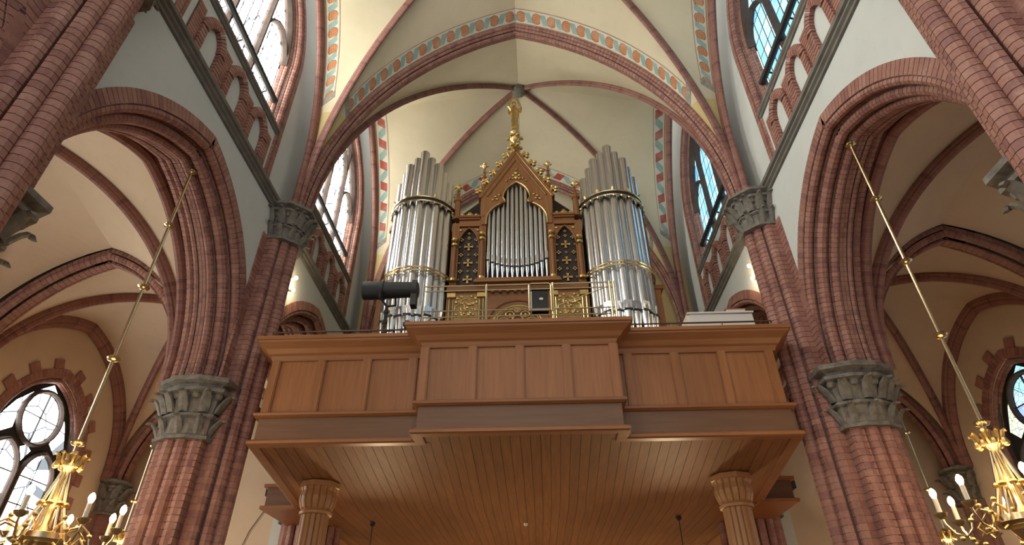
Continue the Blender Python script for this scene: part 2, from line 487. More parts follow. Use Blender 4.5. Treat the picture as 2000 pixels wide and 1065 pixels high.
m = MB(); m.box(-7.4, 7.4, 17.0, 21.5, 5.9, 6.1); struct(m.build('ceiling_porch', 'dark_wood'))
for sg, nm in sides():
    m = MB(); m.box(sg*7.1, sg*7.4, 17.9, 21.5, 0, 6.0); struct(m.build('wall_%s_porch' % nm, 'white_plaster'))

# ------------------------------------------------------------------ vaults
def cell(m, D, E, yc, ns=8):
    """ruled web between two ribs that share their springing"""
    n = len(D); o = len(m.v); vs = []; fs = []
    for i in range(n):
        for j in range(ns+1):
            t = j/ns; p = D[i]*(1-t) + E[i]*t; vs.append(p)
    for i in range(n-1):
        for j in range(ns): fs.append((i*(ns+1)+j, i*(ns+1)+j+1, (i+1)*(ns+1)+j+1, (i+1)*(ns+1)+j))
    m.add(vs, fs)
def band(m, E, D, width, i0, centre, off=0.012, gap=0.0):
    """painted strip on the web along edge rib E"""
    L = 0; rows = []
    for i in range(len(E)):
        d = D[i]-E[i]; n = np.linalg.norm(d)
        if i: L += np.linalg.norm(E[i]-E[i-1])
        if i < i0 or n < width+gap+0.02:
            continue
        d = d/n; c = centre - E[i]; c = c/np.linalg.norm(c)
        rows.append((E[i]+d*gap+c*off, E[i]+d*(gap+width)+c*off, L))
    vs = []; fs = []; uv = []
    for a, b, l in rows: vs += [a, b]
    for k in range(len(rows)-1):
        fs.append((2*k, 2*k+1, 2*k+3, 2*k+2)); uv.append(((0, rows[k][2]), (1, rows[k][2]), (1, rows[k+1][2]), (0, rows[k+1][2])))
    m.add(vs, fs, uv)
    return rows[0] if rows else None
NS = 30
def rib_profile(wd, dp): 
    return [(-wd/2, -0.04), (-wd/2, dp*0.35), (-wd*0.36, dp*0.5), (-wd*0.40, dp*0.68), (-wd*0.22, dp*0.95), (0, dp*1.05), (wd*0.22, dp*0.95), (wd*0.40, dp*0.68), (wd*0.36, dp*0.5), (wd/2, dp*0.35), (wd/2, -0.04)]
def rib_path(m, pts, lateral, prof):
    fr = []
    for i, p in enumerate(pts):
        t = pts[min(i+1, len(pts)-1)] - pts[max(i-1, 0)]; t = t/np.linalg.norm(t)
        B = np.cross(t, lateral); B /= np.linalg.norm(B)
        if B[2] > 0.02: B = -B
        fr.append((p, lateral, B))
    # keep the inward normal continuous near the springing
    for i in range(len(fr)-2, -1, -1):
        if np.dot(fr[i][2], fr[i+1][2]) < 0: fr[i] = (fr[i][0], fr[i][1], -fr[i][2])
    m.sweep(prof, fr)

def vault(name, yc, xc, hx_in, hx_out, hy, zs, z_diag, z_trans, z_form, web, form_zs, bands, rw, rd, boss, z_ys=(-1, 1)):
    """one groin-vaulted bay. xc centre; corners at xc-hx_in and xc+hx_out (signed)"""
    web_m = MB(); root = None
    ctr = np.array((xc, yc, zs+1.5))
    parts = []
    for sx, hx in ((-1, hx_in), (1, hx_out)):
        for sy in (-1, 1):
            L = math.hypot(hx, hy); dx, dy = sx*hx/L, sy*hy/L
            D = [np.array((xc+dx*x, yc+dy*x, z)) for x, z, _, _ in pointed_pts(L, zs, z_diag, NS)]
            ratio = abs(hx)
            T = [np.array((xc+sx*x, yc+sy*hy, z)) for x, z, _, _ in pointed_pts(ratio, zs, z_trans, NS)]
            k = max(1, int(NS*(form_zs-zs)/(form_zs-zs+(z_form-form_zs)*1.25)))
            Fm = [np.array((xc+sx*hx, yc+sy*hy, zs+(form_zs-zs)*i/k)) for i in range(k)] if form_zs > zs + 0.01 else []
            Fm += [np.array((xc+sx*hx, yc+sy*x, z)) for x, z, _, _ in pointed_pts(hy, form_zs, z_form, NS-len(Fm))]
            cell(web_m, D, T, yc); cell(web_m, D, Fm, yc)
            parts.append((sx, sy, D, T, Fm))
    root = struct(web_m.build(name, web, smooth=False))
    for sx, sy, D, T, Fm in parts:
        h = np.array((D[-1][0]-D[0][0], D[-1][1]-D[0][1], 0)); h /= np.linalg.norm(h); lat = np.array((h[1], -h[0], 0))
        mb = MB(); rib_path(mb, D, lat, rib_profile(rw, rd)); mb.build('rib', 'brick_rib', root)
        mb = MB(); rib_path(mb, Fm, np.array((1., 0, 0)), rib_profile(rw*1.4, rd*1.2)); mb.build('wall_rib', 'brick_rib', root)
        if bands:
            dia = sy > 0 and yc > 12
            mb = MB(); band(mb, T, D, 0.42, 11, ctr, gap=0.03)
            if sy > 0: mb.build('painted_band', 'painted_diamonds' if dia else 'painted_circles', root)
            mb = MB(); band(mb, Fm, D, 0.42, 12, ctr, gap=0.14); mb.build('painted_band', 'painted_diamonds' if yc > 12 else 'painted_circles', root)
            for E, k in ((T, 11), (Fm, 12)) if sy > 0 else ((Fm, 12),):
                mb = MB(); d = D[k]-E[k]; d /= np.linalg.norm(d); t = E[k+1]-E[k]; t /= np.linalg.norm(t); n = np.cross(d, t)
                q = E[k]+d*0.03-t*0.1
                if np.dot(n, ctr-q) < 0: n = -n
                a, b = q-t*0.10, q+t*0.10; W = d*min(0.56, np.linalg.norm(D[k]-E[k])-0.05)
                mb.add([a, b, b+W, a+W, a+n*.02, b+n*.02, b+W+n*.02, a+W+n*.02], [(0,1,2,3),(4,5,6,7),(0,1,5,4),(1,2,6,5),(2,3,7,6),(3,0,4,7)])
                mb.build('painted_collar', 'collar_paint', root)
    mb = MB(); mb.lathe([(0.05, 0.1), (boss, 0.05), (boss*1.1, -0.15), (boss*0.95, -0.30), (boss*0.7, -0.36), (0.1, -0.40)], (xc, yc, z_diag), 16)
    mb.build('boss', 'stone', root, True)
    return root

for yc in YC:
    vault('ceiling', yc, 0, 5.4, 5.4, 3.02, 10.95, 19.75, 18.38, 18.55, 'cream_vault', 12.4, True, 0.145, 0.17, 0.24)
for sg, nm in sides():
    for yc in YC:
        c = sg*9.5
        vault('ceiling_%s_aisle' % nm, yc, c, 2.55 if sg > 0 else 2.75, 2.75 if sg > 0 else 2.55, 2.95, 6.4, 10.6, 9.95, 9.95, 'aisle_plaster', 6.5, False, 0.20, 0.22, 0.2)

# ---- transverse arches: nave
def tr_chunks():
    L = [[(0.0, -0.24), (0.04, -0.24)], roll(0.075, -0.185, 0.055, -110, 10, 4), roll(0.13, -0.105, 0.05, -110, 10, 4)]
    R_ = [[(r, -d) for r, d in ch][::-1] for ch in L][::-1]
    return L + [roll(0.17, 0.0, 0.075, -70, 70, 5)] + R_
names = {10.95: 'great brick arch with painted border spanning the nave in front of the organ', 4.45: 'brick arch crossing the nave overhead in front of the first bay', 17.45: 'brick arch against the back wall behind the organ'}
for y in (4.45, 10.95, 17.45):
    t = thing('transverse_arch', names[y], 'arch', (0, y, 10.95))
    items, core = arch_bricks(tr_chunks(), 0, y, 0.0, 1, 5.45, 10.95, 18.44, key='tr')
    i2, c2 = arch_bricks([[(-0.04, -0.25), (0.05, -0.21), (0.12, -0.08), (0.14, 0.0), (0.12, 0.08), (0.05, 0.21), (-0.04, 0.25)]], 0, y, 0.0, 1, 5.45, 10.95, 18.44)
    o_ = len(core.v); core.v += c2.v; core.f += [tuple(k+o_ for k in f) for f in c2.f]; core.uv += c2.uv
    core.build('mortar_core', 'mortar', t); lay_bricks(t, items, cap=300 if y == 10.95 else 0)
# ---- transverse arches: aisles
for sg, nm in sides():
    for y in (4.45, 10.95, 17.45):
        t = thing('aisle_arch', 'brick arch across the %s aisle %s' % (LIT[sg], {4.45: 'above the near pier', 10.95: 'springing from the big pier beside the gallery', 17.45: 'at its far end wall'}[y]), 'arch', (sg*9.5, y, 6.45))
        ch = [[(0, -0.22), (0.10, -0.22)], roll(0.16, -0.14, 0.09, -110, 0, 3), [(0.30, -0.09), (0.30, 0.09)], roll(0.16, 0.14, 0.09, 0, 110, 3), [(0.10, 0.22), (0, 0.22)]]
        items, core = arch_bricks(ch, sg*9.55, y, 0.0, 1, 2.65, 6.4, 9.98, key='at')
        core.build('mortar_core', 'mortar', t); lay_bricks(t, items, cap=0)

# ---- arcade arches
def arc_chunks():
    L = [[(0.0, 0.0), (0.12, 0.0), (0.24, 0.0)], roll(0.29, 0.085, 0.07, -150, 50, 5), [(0.33, 0.17), (0.355, 0.25)], roll(0.435, 0.285, 0.085, -150, 50, 5), [(0.47, 0.385), (0.485, 0.44)], roll(0.545, 0.475, 0.062, -140, 40, 4), [(0.585, 0.53), (0.585, 0.60)]]
    R_ = [[(r, 1.2-d) for r, d in ch][::-1] for ch in L][::-1]
    return L + R_
spots = {1.2: 'nearest the camera, at the picture edge', 7.7: 'opening in front of the organ gallery', 14.2: 'rising behind the gallery parapet'}
for sg, nm in sides():
    for yc in YC[1:]:
        t = thing('arcade_arch', 'moulded red brick arch to the %s aisle %s' % (LIT[sg], spots[yc]), 'arch', (sg*WX, yc, 6.5))
        items, core = arch_bricks(arc_chunks(), sg*(WX-0.02), yc, PI/2, -sg, ARC_A, ARC_ZS, ARC_ZT, zbot=6.35, pitch=0.105, key='arc')
        core.build('mortar_core', 'mortar', t); lay_bricks(t, items, cap=300)

# ---- string courses and sills
def moulding_y(m, sg, y0, y1, prof, x):
    m.sweep(prof, [((sg*x, y0, 0), (-sg, 0, 0), (0, 0, 1)), ((sg*x, y1, 0), (-sg, 0, 0), (0, 0, 1))])
STR = [(-0.02, 10.78), (0.05, 10.80), (0.06, 10.85), (0.11, 10.88), (0.11, 10.93), (0.16, 10.95), (0.17, 11.02), (0.12, 11.06), (-0.02, 11.12)]
for sg, nm in sides():
    for yc in YC[1:]:
        m = MB(); moulding_y(m, sg, yc-2.75, yc+2.75, STR, WX); struct(m.build('trim_1', 'string_stone'))

# ---- clerestory windows
def clip(poly, P):
    """clip a polygon by a convex polygon P (counter-clockwise)"""
    out = poly
    for i in range(len(P)):
        a, b = P[i], P[(i+1) % len(P)]; inp = out; out = []
        if not inp: return []
        ins = lambda p: (b[0]-a[0])*(p[1]-a[1])-(b[1]-a[1])*(p[0]-a[0]) >= -1e-9
        for j in range(len(inp)):
            p, q = inp[j], inp[(j+1) % len(inp)]; ip, iq = ins(p), ins(q)
            if ip: out.append(p)
            if ip != iq:
                d1 = (b[0]-a[0])*(p[1]-a[1])-(b[1]-a[1])*(p[0]-a[0]); d2 = (b[0]-a[0])*(q[1]-a[1])-(b[1]-a[1])*(q[0]-a[0]); t = d1/(d1-d2)
                out.append((p[0]+t*(q[0]-p[0]), p[1]+t*(q[1]-p[1])))
    return out
def arch_poly(a, zb, zs, zt, c=0.0, n=8):
    P = pointed_pts(a, zs, zt, n)
    return [(c+a, zb)] + [(c+x, z) for x, z, _, _ in P] + [(c-x, z) for x, z, _, _ in P[:-1][::-1]] + [(c-a, zb)]
def grow(poly, d):
    cx = sum(p[0] for p in poly)/len(poly); cy = sum(p[1] for p in poly)/len(poly)
    return [(cx+(p[0]-cx)*(1-d/max(1e-3, math.hypot(p[0]-cx, p[1]-cy))), cy+(p[1]-cy)*(1-d/max(1e-3, math.hypot(p[0]-cx, p[1]-cy)))) for p in poly]
def pane(root, poly, x, sg, yc, mat, th=0.012):
    if len(poly) < 3: return
    area = 0.5*abs(sum(poly[i][0]*poly[(i+1) % len(poly)][1]-poly[(i+1) % len(poly)][0]*poly[i][1] for i in range(len(poly))))
    if area < 0.004: return
    n = len(poly); m = MB()
    m.add([(x, yc+u, z) for u, z in poly] + [(x+sg*th, yc+u, z) for u, z in poly], [tuple(range(n)), tuple(range(n, 2*n))[::-1]] + [(i, (i+1) % n, n+(i+1) % n, n+i) for i in range(n)])
    o = m.build('pane', mat, root); o.data.materials.append(MATS['lead'])
    f_ = 0 if sg else 1
    for i_, p_ in enumerate(o.data.polygons): p_.material_index = 0 if i_ == f_ else 1
def grid_panes(root, P, u0, u1, z0, z1, cw, chh, x, sg, yc, mat, gap=0.016):
    nu = max(1, round((u1-u0)/cw)); nz = max(1, round((z1-z0)/chh))
    for i in range(nu):
        for j in range(nz):
            a, b = u0+(u1-u0)*i/nu+gap, u0+(u1-u0)*(i+1)/nu-gap; c, d = z0+(z1-z0)*j/nz+gap, z0+(z1-z0)*(j+1)/nz-gap
            pane(root, clip([(a, c), (b, c), (b, d), (a, d)], P), x, sg, yc, mat)
def bar(m, pts, x, sg, yc, w, d):
    """tracery bar along (u, z) points in the window plane; rectangular with chamfer"""
    fr = []
    for i, p in enumerate(pts):
        t = np.array(pts[min(i+1, len(pts)-1)])-np.array(pts[max(i-1, 0)]); t = t/np.linalg.norm(t); nrm = np.array((-t[1], t[0]))
        fr.append(((x, yc+p[0], p[1]), (0, nrm[0], nrm[1]), (-sg, 0, 0)))
    m.sweep([(-w/2, -d*0.4), (w/2, -d*0.4), (w/2, d*0.35), (w*0.2, d), (-w*0.2, d), (-w/2, d*0.35)], fr)
def jamb_chunks():
    return [[(0.0, 0.0), (0.15, 0.0)], roll(0.21, 0.08, 0.075, -120, 20, 4), [(0.285, 0.12), (0.29, 0.18)], roll(0.335, 0.25, 0.06, -120, 20, 4), [(0.40, 0.28), (0.44, 0.36)]]
GA, GZB, GZS, GZT = 1.76, 12.85, 14.9, 17.55
WG = 6.20                    # plane of the clerestory glass
wn = 0
for sg, nm in sides():
    for yc in YC:
        wn += 1
        far = yc > 12
        root = MB(); root.box(sg*(WG+.02), sg*(WG+.06), yc-GA, yc+GA, GZB, GZB+0.04)
        root = struct(root.build('window_%d' % wn, 'lead'))
        P = arch_poly(GA, GZB, GZS, GZT)
        m = MB(); n = len(P)
        m.add([(sg*WG, yc+u, z) for u, z in P] + [(sg*(WG+.03), yc+u, z) for u, z in P], [tuple(range(n)), tuple(range(n, 2*n))] + [(i, (i+1) % n, n+(i+1) % n, n+i) for i in range(n)])
        m.build('lead_came', 'lead', root)
        gm = 'glass_left' if sg < 0 else 'glass_right'
        if yc < 5: grid_panes(root, P, -GA, GA, GZB, GZT, 1.0, 1.1, sg*(WG-.015), sg, yc, gm)
        else:
            for k in (-1, 0, 1): grid_panes(root, P, k*1.17-0.585+0.03, k*1.17+0.585-0.03, GZB, GZT, 0.28, 0.50, sg*(WG-.015), sg, yc, gm)
        if yc > 5:
            for k in (-0.585, 0.585):
                m = MB(); zt = arch_x(GA, GZS, GZT, k); bar(m, [(k, GZB), (k, zt)], sg*(WG-.03), sg, yc, 0.13, 0.14); m.build('mullion', 'tracery_stone', root)
            for k in (-1, 0, 1):
                zs2, zt2 = (14.95, 15.75) if k else (16.0, 16.9)
                k *= 1.17
                pts = [(k+x, z) for x, z, _, _ in pointed_pts(0.57, zs2, zt2, 8)] + [(k-x, z) for x, z, _, _ in pointed_pts(0.57, zs2, zt2, 8)[::-1][1:]]
                m = MB(); bar(m, pts, sg*(WG-.03), sg, yc, 0.10, 0.13); m.build('tracery', 'tracery_stone', root)
            m = MB(); bar(m, P[1:-1], sg*(WG-.03), sg, yc, 0.16, 0.18); m.build('frame', 'tracery_stone', root)
        # moulded brick surround
        items, core = arch_bricks(jamb_chunks(), sg*(WX-0.02), yc, PI/2, -sg, CL_A, CL_ZS, CL_ZT, zbot=11.1, key='jamb')
        core.build('mortar_core', 'mortar', root); lay_bricks(root, items, cap=150 if yc > 5 else 0)
        # sloping sill and its moulding
        m = MB(); m.hexa([(sg*(WX+0.02), yc-1.85, 12.4), (sg*6.2, yc-1.85, 12.4), (sg*6.2, yc+1.85, 12.4), (sg*(WX+0.02), yc+1.85, 12.4), (sg*(WX+0.02), yc-1.85, 12.62), (sg*6.2, yc-1.85, 12.88), (sg*6.2, yc+1.85, 12.88), (sg*(WX+0.02), yc+1.85, 12.62)])
        m.build('sill', 'white_plaster', root)
        m = MB(); moulding_y(m, sg, yc-1.93, yc+1.93, [(-0.02, 12.44), (0.04, 12.46), (0.05, 12.50), (0.09, 12.53), (0.09, 12.60), (-0.02, 12.68)], WX); m.build('sill_moulding', 'string_stone', root)
        if yc < 5: continue
        # blind arcade under the sill: bricks laid proud of the plaster
        items = []
        bm = {}
        def bk(key, y0, y1, z0, z1, d):
            mb = bm.get(key)
            if mb is None:
                mb = MB(); w_, h_ = y1-y0, z1-z0; mb.box(-sg*d, sg*0.02, -w_/2, w_/2, -h_/2, h_/2); bm[key] = mb
            items.append((('bl', sg)+key, mb, Matrix.Translation((sg*WX, (y0+y1)/2, (z0+z1)/2)), np.array((-sg, 0, 0))))
        for k in (-1, 0, 1):
            cy = yc+k*1.08; a_o, zs_o = 0.44, 11.72
            for hs in (-1, 1):
                nst = 6
                for j in range(nst):
                    z0 = 11.12+j*0.1; bk(('leg',), cy+hs*0.34-0.09, cy+hs*0.34+0.09, z0, z0+0.08, 0.10)
                R, th = pointed(a_o, zs_o, 12.30); nn = 8
                mb = bm.get(('ring', hs))
                if mb is None:
                    mb = MB(); hf = th/nn/2*0.80; vs = []
                    for s in (-1, 1):
                        for rr, dd in ((R, 0.02), (R, -0.10), (R-0.11, -0.13), (R-0.21, -0.10), (R-0.21, 0.02)):
                            vs.append((sg*dd, hs*rr*math.cos(s*hf), rr*math.sin(s*hf)))
                    mb.add(vs, [(i, (i+1) % 5, 5+(i+1) % 5, 5+i) for i in range(5)] + [(4,3,2,1,0), (5,6,7,8,9)]); bm[('ring', hs)] = mb
                for j in range(nn):
                    tt = (j+0.5)*th/nn
                    items.append((('bl', sg, 'ring', hs), mb, Matrix.Translation((sg*WX, cy+hs*(a_o-R), zs_o)) @ Matrix.Rotation(hs*tt, 4, 'X'), np.array((-sg, 0, 0))))
        for k in (-1.5, -0.5, 0.5, 1.5):
            cy = yc+k*1.08; wd = 0.17 if abs(k) < 1 else 0.12
            for j in range(12):
                z0 = 11.12+j*0.085; bk(('pil', wd), cy-wd, cy+wd, z0, z0+0.070, 0.045)
        bp_ = thing('blind_arcade', 'row of three small brick blind arches under the %s window %s' % (LIT[sg], 'above the organ gallery' if far else 'nearer than the organ bay'), 'blind arcade', (sg*WX, yc, 11.1))
        lay_bricks(bp_, items, cap=300)
        mm = MB()
        for k in (-1.5, -0.5, 0.5, 1.5): mm.box(sg*(WX-0.03), sg*(WX+0.01), yc+k*1.08-(0.17 if abs(k) < 1 else 0.12), yc+k*1.08+(0.17 if abs(k) < 1 else 0.12), 11.1, 12.15)
        mm.build('mortar_bed', 'mortar', bp_)
        # dark pipe along the window foot
        m = MB(); m.tube([(sg*6.0, yc-1.74, 13.5), (sg*6.0, yc+1.74, 13.5)], 0.085, 8)
        rd = thing('heating_pipe', 'thick dark pipe along the foot of the %s window %s' % (LIT[sg], 'above the organ gallery' if far else 'nearer than the organ bay'), 'pipe', (sg*6.0, yc, 13.4))
        m.build('pipe', 'iron', rd, True)
        for q in (-1.4, 0, 1.4):
            m = MB(); m.tube([(sg*6.0, yc+q, 13.5), (sg*6.18, yc+q, 13.4)], 0.025, 6); m.build('bracket', 'iron', rd)

# ---- aisle windows with rose and toothed brick surround
for sg, nm in sides():
    for yc in YC:
        wn += 1
        full = yc > 12
        root = MB(); root.box(sg*(AX+0.3), sg*(AX+0.34), yc-1.3, yc+1.3, 2.7, 2.74); root = struct(root.build('window_%d' % wn, 'lead'))
        a0, zb, zs0, zt0 = 1.38, 2.7, 6.45, 8.28
        P = arch_poly(a0, zb, zs0, zt0); n = len(P); X = sg*(AX+0.22)
        m = MB(); m.add([(X+sg*.03, yc+u, z) for u, z in P] + [(X+sg*.06, yc+u, z) for u, z in P], [tuple(range(n)), tuple(range(n, 2*n))] + [(i, (i+1) % n, n+(i+1) % n, n+i) for i in range(n)])
        m.build('lead_came', 'lead', root)
        gm = 'glass_aisle_left' if sg < 0 else 'glass_aisle_right'
        rc = (0.0, 7.22); rr = 0.62
        for k in range(8):      # rose: eight sectors
            poly = [rc] + [(rc[0]+rr*math.cos(2*PI*(k+q/4)/8), rc[1]+rr*math.sin(2*PI*(k+q/4)/8)) for q in range(5)]
            pane(root, grow(poly, 0.012), X, sg, yc, gm)
        for c in (-0.63, 0.63):
            Q = arch_poly(0.55, zb, 5.75, 6.45, c)
            grid_panes(root, Q, c-0.55, c+0.55, zb, 6.45, 0.55, 0.62, X, sg, yc, gm)
        for poly in ([(-0.95, 6.55), (-0.66, 6.75), (-0.72, 7.3), (-0.5, 7.75), (-0.9, 7.35), (-1.2, 6.8)], [(0.95, 6.55), (1.2, 6.8), (0.9, 7.35), (0.5, 7.75), (0.72, 7.3), (0.66, 6.75)], [(-0.35, 7.86), (0.35, 7.86), (0.0, 8.12)], [(-0.18, 6.42), (0.0, 6.1), (0.18, 6.42), (0, 6.52)]):
            pane(root, poly[::-1] if sg > 0 else poly, X, sg, yc, gm)
        if full or yc > 5:
            m = MB(); bar(m, [(rc[0]+(rr+.06)*math.cos(2*PI*k/24), rc[1]+(rr+.06)*math.sin(2*PI*k/24)) for k in range(25)], X-sg*0.02, sg, yc, 0.10, 0.10); m.build('rose_ring', 'tracery_stone', root)
            for k in range(4):
                an = 2*PI*k/4
                m = MB(); bar(m, [(rc[0], rc[1]), (rc[0]+rr*math.cos(an), rc[1]+rr*math.sin(an))], X-sg*0.02, sg, yc, 0.025, 0.03); m.build('glazing_bar', 'lead', root)
            for c in (-0.63, 0.63):
                Q = arch_poly(0.57, zb, 5.75, 6.48, c)
                m = MB(); bar(m, Q, X-sg*0.02, sg, yc, 0.09, 0.10); m.build('tracery', 'tracery_stone', root)
            m = MB(); bar(m, P, X-sg*0.02, sg, yc, 0.10, 0.12); m.build('frame', 'tracery_stone', root)
        ch = [[(0.0, 0.0), (0.20, 0.0)], [(0.20, 0.02), (0.25, 0.08)], roll(0.30, 0.12, 0.05, -120, 20, 3), [(0.35, 0.15), (0.38, 0.22)]]
        items, core = arch_bricks(ch, sg*(AX-0.02), yc, PI/2, -sg, AW_A, AW_ZS, AW_ZT, zbot=2.6, key='aj')
        core.build('mortar_core', 'mortar', root); lay_bricks(root, items, cap=0)
        # toothed quoins
        R, th = pointed(AW_A, AW_ZS, AW_ZT); nq = 4
        mq = MB(); mq.box(-0.05, 0.1, -0.02, 0.24, -0.15, 0.15)
        me = {}
        for hs in (-1, 1):
            mm = MB(); mm.box(-0.05, 0.05, min(0, hs*0.24), max(0, hs*0.24), -0.15, 0.15); me[hs] = mm.mesh('quoin', 'brick')
            for j in range(nq):
                t = th*(j+0.45)/nq
                M = Matrix.Translation((sg*AX, yc+hs*(AW_A-R+R*math.cos(t)), AW_ZS+R*math.sin(t))) @ Matrix.Rotation(hs*t, 4, 'X')
                put('quoin', me[hs], root, M)
            for j in range(5):
                put('quoin', me[hs], root, Matrix.Translation((sg*AX, yc+hs*AW_A, AW_ZS-0.32-j*0.6)))
# ================================================================== piers
PX = 6.4
def half_chunks():
    shaft = [roll(1.06, 0, 0.12, 0, -105, 4), roll(0.93, -0.19, 0.11, 55, -95, 4), roll(0.77, -0.34, 0.10, 50, -100, 4), [(0.75, -0.43), (0.62, -0.43)], [(0.62, -0.43), (0.62, -0.66)]]
    clus = [roll(0.50, -0.58, 0.105, 45, -125, 4), [(0.43, -0.69), (0.37, -0.62)], roll(0.26, -0.62, 0.105, -5, -175, 4), roll(0.03, -0.60, 0.105, -5, -165, 4), roll(-0.16, -0.48, 0.105, -20, -190, 4),
            roll(-0.30, -0.27, 0.105, -40, -210, 4), roll(-0.36, -0.05, 0.13, -80, -200, 4)]
    return shaft, clus
SH, CLU = half_chunks()
mir = lambda ch: [(u, -v) for u, v in ch][::-1]
def leaf_mesh(w, h, out, mat='stone'):
    m = MB(); rows = [(0, 0.0, 0.85), (0.35*h, 0.25*out, 1.0), (0.7*h, 0.55*out, 0.9), (0.95*h, 0.9*out, 0.62), (0.98*h, 1.12*out, 0.5), (0.86*h, 1.25*out, 0.3)]
    vs = []
    for z, o, k in rows:
        for y, q in ((-0.5, 0.0), (0.0, 0.035), (0.5, 0.0)): vs.append((o+q, y*w*k, z))
    for z, o, k in rows:
        for y in (-0.5, 0.0, 0.5): vs.append((o-0.05, y*w*k, z))
    fs = []
    n = len(rows)
    for i in range(n-1):
        for j in range(2):
            fs.append((i*3+j, i*3+j+1, i*3+j+4, i*3+j+3)); fs.append((18+i*3+j, 18+i*3+j+3, 18+i*3+j+4, 18+i*3+j+1))
        fs.append((i*3, i*3+3, 18+i*3+3, 18+i*3)); fs.append((i*3+2, 18+i*3+2, 18+i*3+5, i*3+5))
    fs.append(((n-1)*3, (n-1)*3+1, (n-1)*3+2, 18+(n-1)*3+2, 18+(n-1)*3+1, 18+(n-1)*3))
    m.add(vs, fs); return m.mesh('leaf', mat, True)
LEAF = leaf_mesh(0.19, 0.36, 0.22); LEAF_S = leaf_mesh(0.15, 0.32, 0.20); LEAF_G = leaf_mesh(0.16, 0.22, 0.10, 'gilt')
def ring(poly, d):
    """outset polygon"""
    n = len(poly); out = []
    for i in range(n):
        p0, p1, p2 = map(np.array, (poly[i-1], poly[i], poly[(i+1) % n]))
        e1 = p1-p0; e2 = p2-p1; e1 = e1/np.linalg.norm(e1); e2 = e2/np.linalg.norm(e2)
        n1 = np.array((e1[1], -e1[0])); n2 = np.array((e2[1], -e2[0])); b = n1+n2; b = b/np.linalg.norm(b); c = max(0.4, float(np.dot(b, n1)))
        out.append(tuple(p1+b*d/c))
    return out
def capital(parent, cx, cy, sg, poly, z0, z1, flare, name='capital', rows=2, step=0.30):
    """poly in (u, v), u towards the nave"""
    ar = sum(poly[i][0]*poly[(i+1) % len(poly)][1]-poly[(i+1) % len(poly)][0]*poly[i][1] for i in range(len(poly)))
    if ar < 0: poly = poly[::-1]
    H = z1-z0; tiers = [(0.02, z0), (0.07, z0), (0.08, z0+0.05*H), (0.02, z0+0.09*H), (flare*0.15, z0+0.33*H), (flare*0.42, z0+0.36*H), (flare*0.42, z0+0.40*H), (flare*0.15, z0+0.43*H), (flare*0.45, z0+0.72*H), (flare*0.95, z0+0.755*H), (flare*0.95, z0+0.81*H), (flare*0.55, z0+0.84*H), (flare*0.65, z0+0.875*H), (flare*1.25, z0+0.91*H), (flare*1.25, z0+0.985*H), (flare*1.1, z1)]
    m = MB(); n = len(poly); vs = []
    for d, z in tiers:
        for u, v in ring(poly, d): vs.append((cx-sg*u, cy+v, z))
    fs = []
    for i in range(len(tiers)-1):
        for k in range(n): fs.append((i*n+k, i*n+(k+1) % n, (i+1)*n+(k+1) % n, (i+1)*n+k))
    fs += [tuple(range(n)), tuple((len(tiers)-1)*n+k for k in range(n))]
    m.add(vs, fs); cap = m.build(name, 'stone', parent)
    for r_ in range(rows):
        d, z = ((flare*0.02, z0+0.08*H), (flare*0.35, z0+0.43*H))[r_]
        Q = ring(poly, d)
        for i in range(n):
            a, b = np.array(Q[i]), np.array(Q[(i+1) % n]); L = np.linalg.norm(b-a); k = max(1, round(L/step))
            for j in range(k):
                p = a+(b-a)*((j+0.5)/k); e = (b-a)/L; nn = (e[1], -e[0])
                ang = math.atan2(nn[1], -sg*nn[0])
                put('leaf', LEAF if (H > 0.9 and r_) else LEAF_S, cap, Matrix.Translation((cx-sg*p[0], cy+p[1], z)) @ Matrix.Rotation(ang, 4, 'Z'))
        if r_ == rows-1:      # volutes along the top of the bell
            for q in Q + [tuple((np.array(Q[i])+np.array(Q[(i+1) % n]))/2) for i in range(n)]:
                m = MB(); m.blob((cx-sg*q[0]*1.0, cy+q[1], z0+0.70*H), 0.085, 0.085, 0.085, 7, 4); m.build('volute', 'stone', cap, True)
    return cap
OCT = [(0.64, -0.62), (0.36, -0.74), (0.02, -0.72), (-0.30, -0.52), (-0.48, -0.2), (-0.48, 0.2), (-0.30, 0.52), (0.02, 0.72), (0.36, 0.74), (0.64, 0.62)]
where = {4.45: 'nearest pier, cut by the picture edge', 10.95: 'big clustered pier flanking the organ gallery', 17.45: 'far pier below the back of the gallery'}
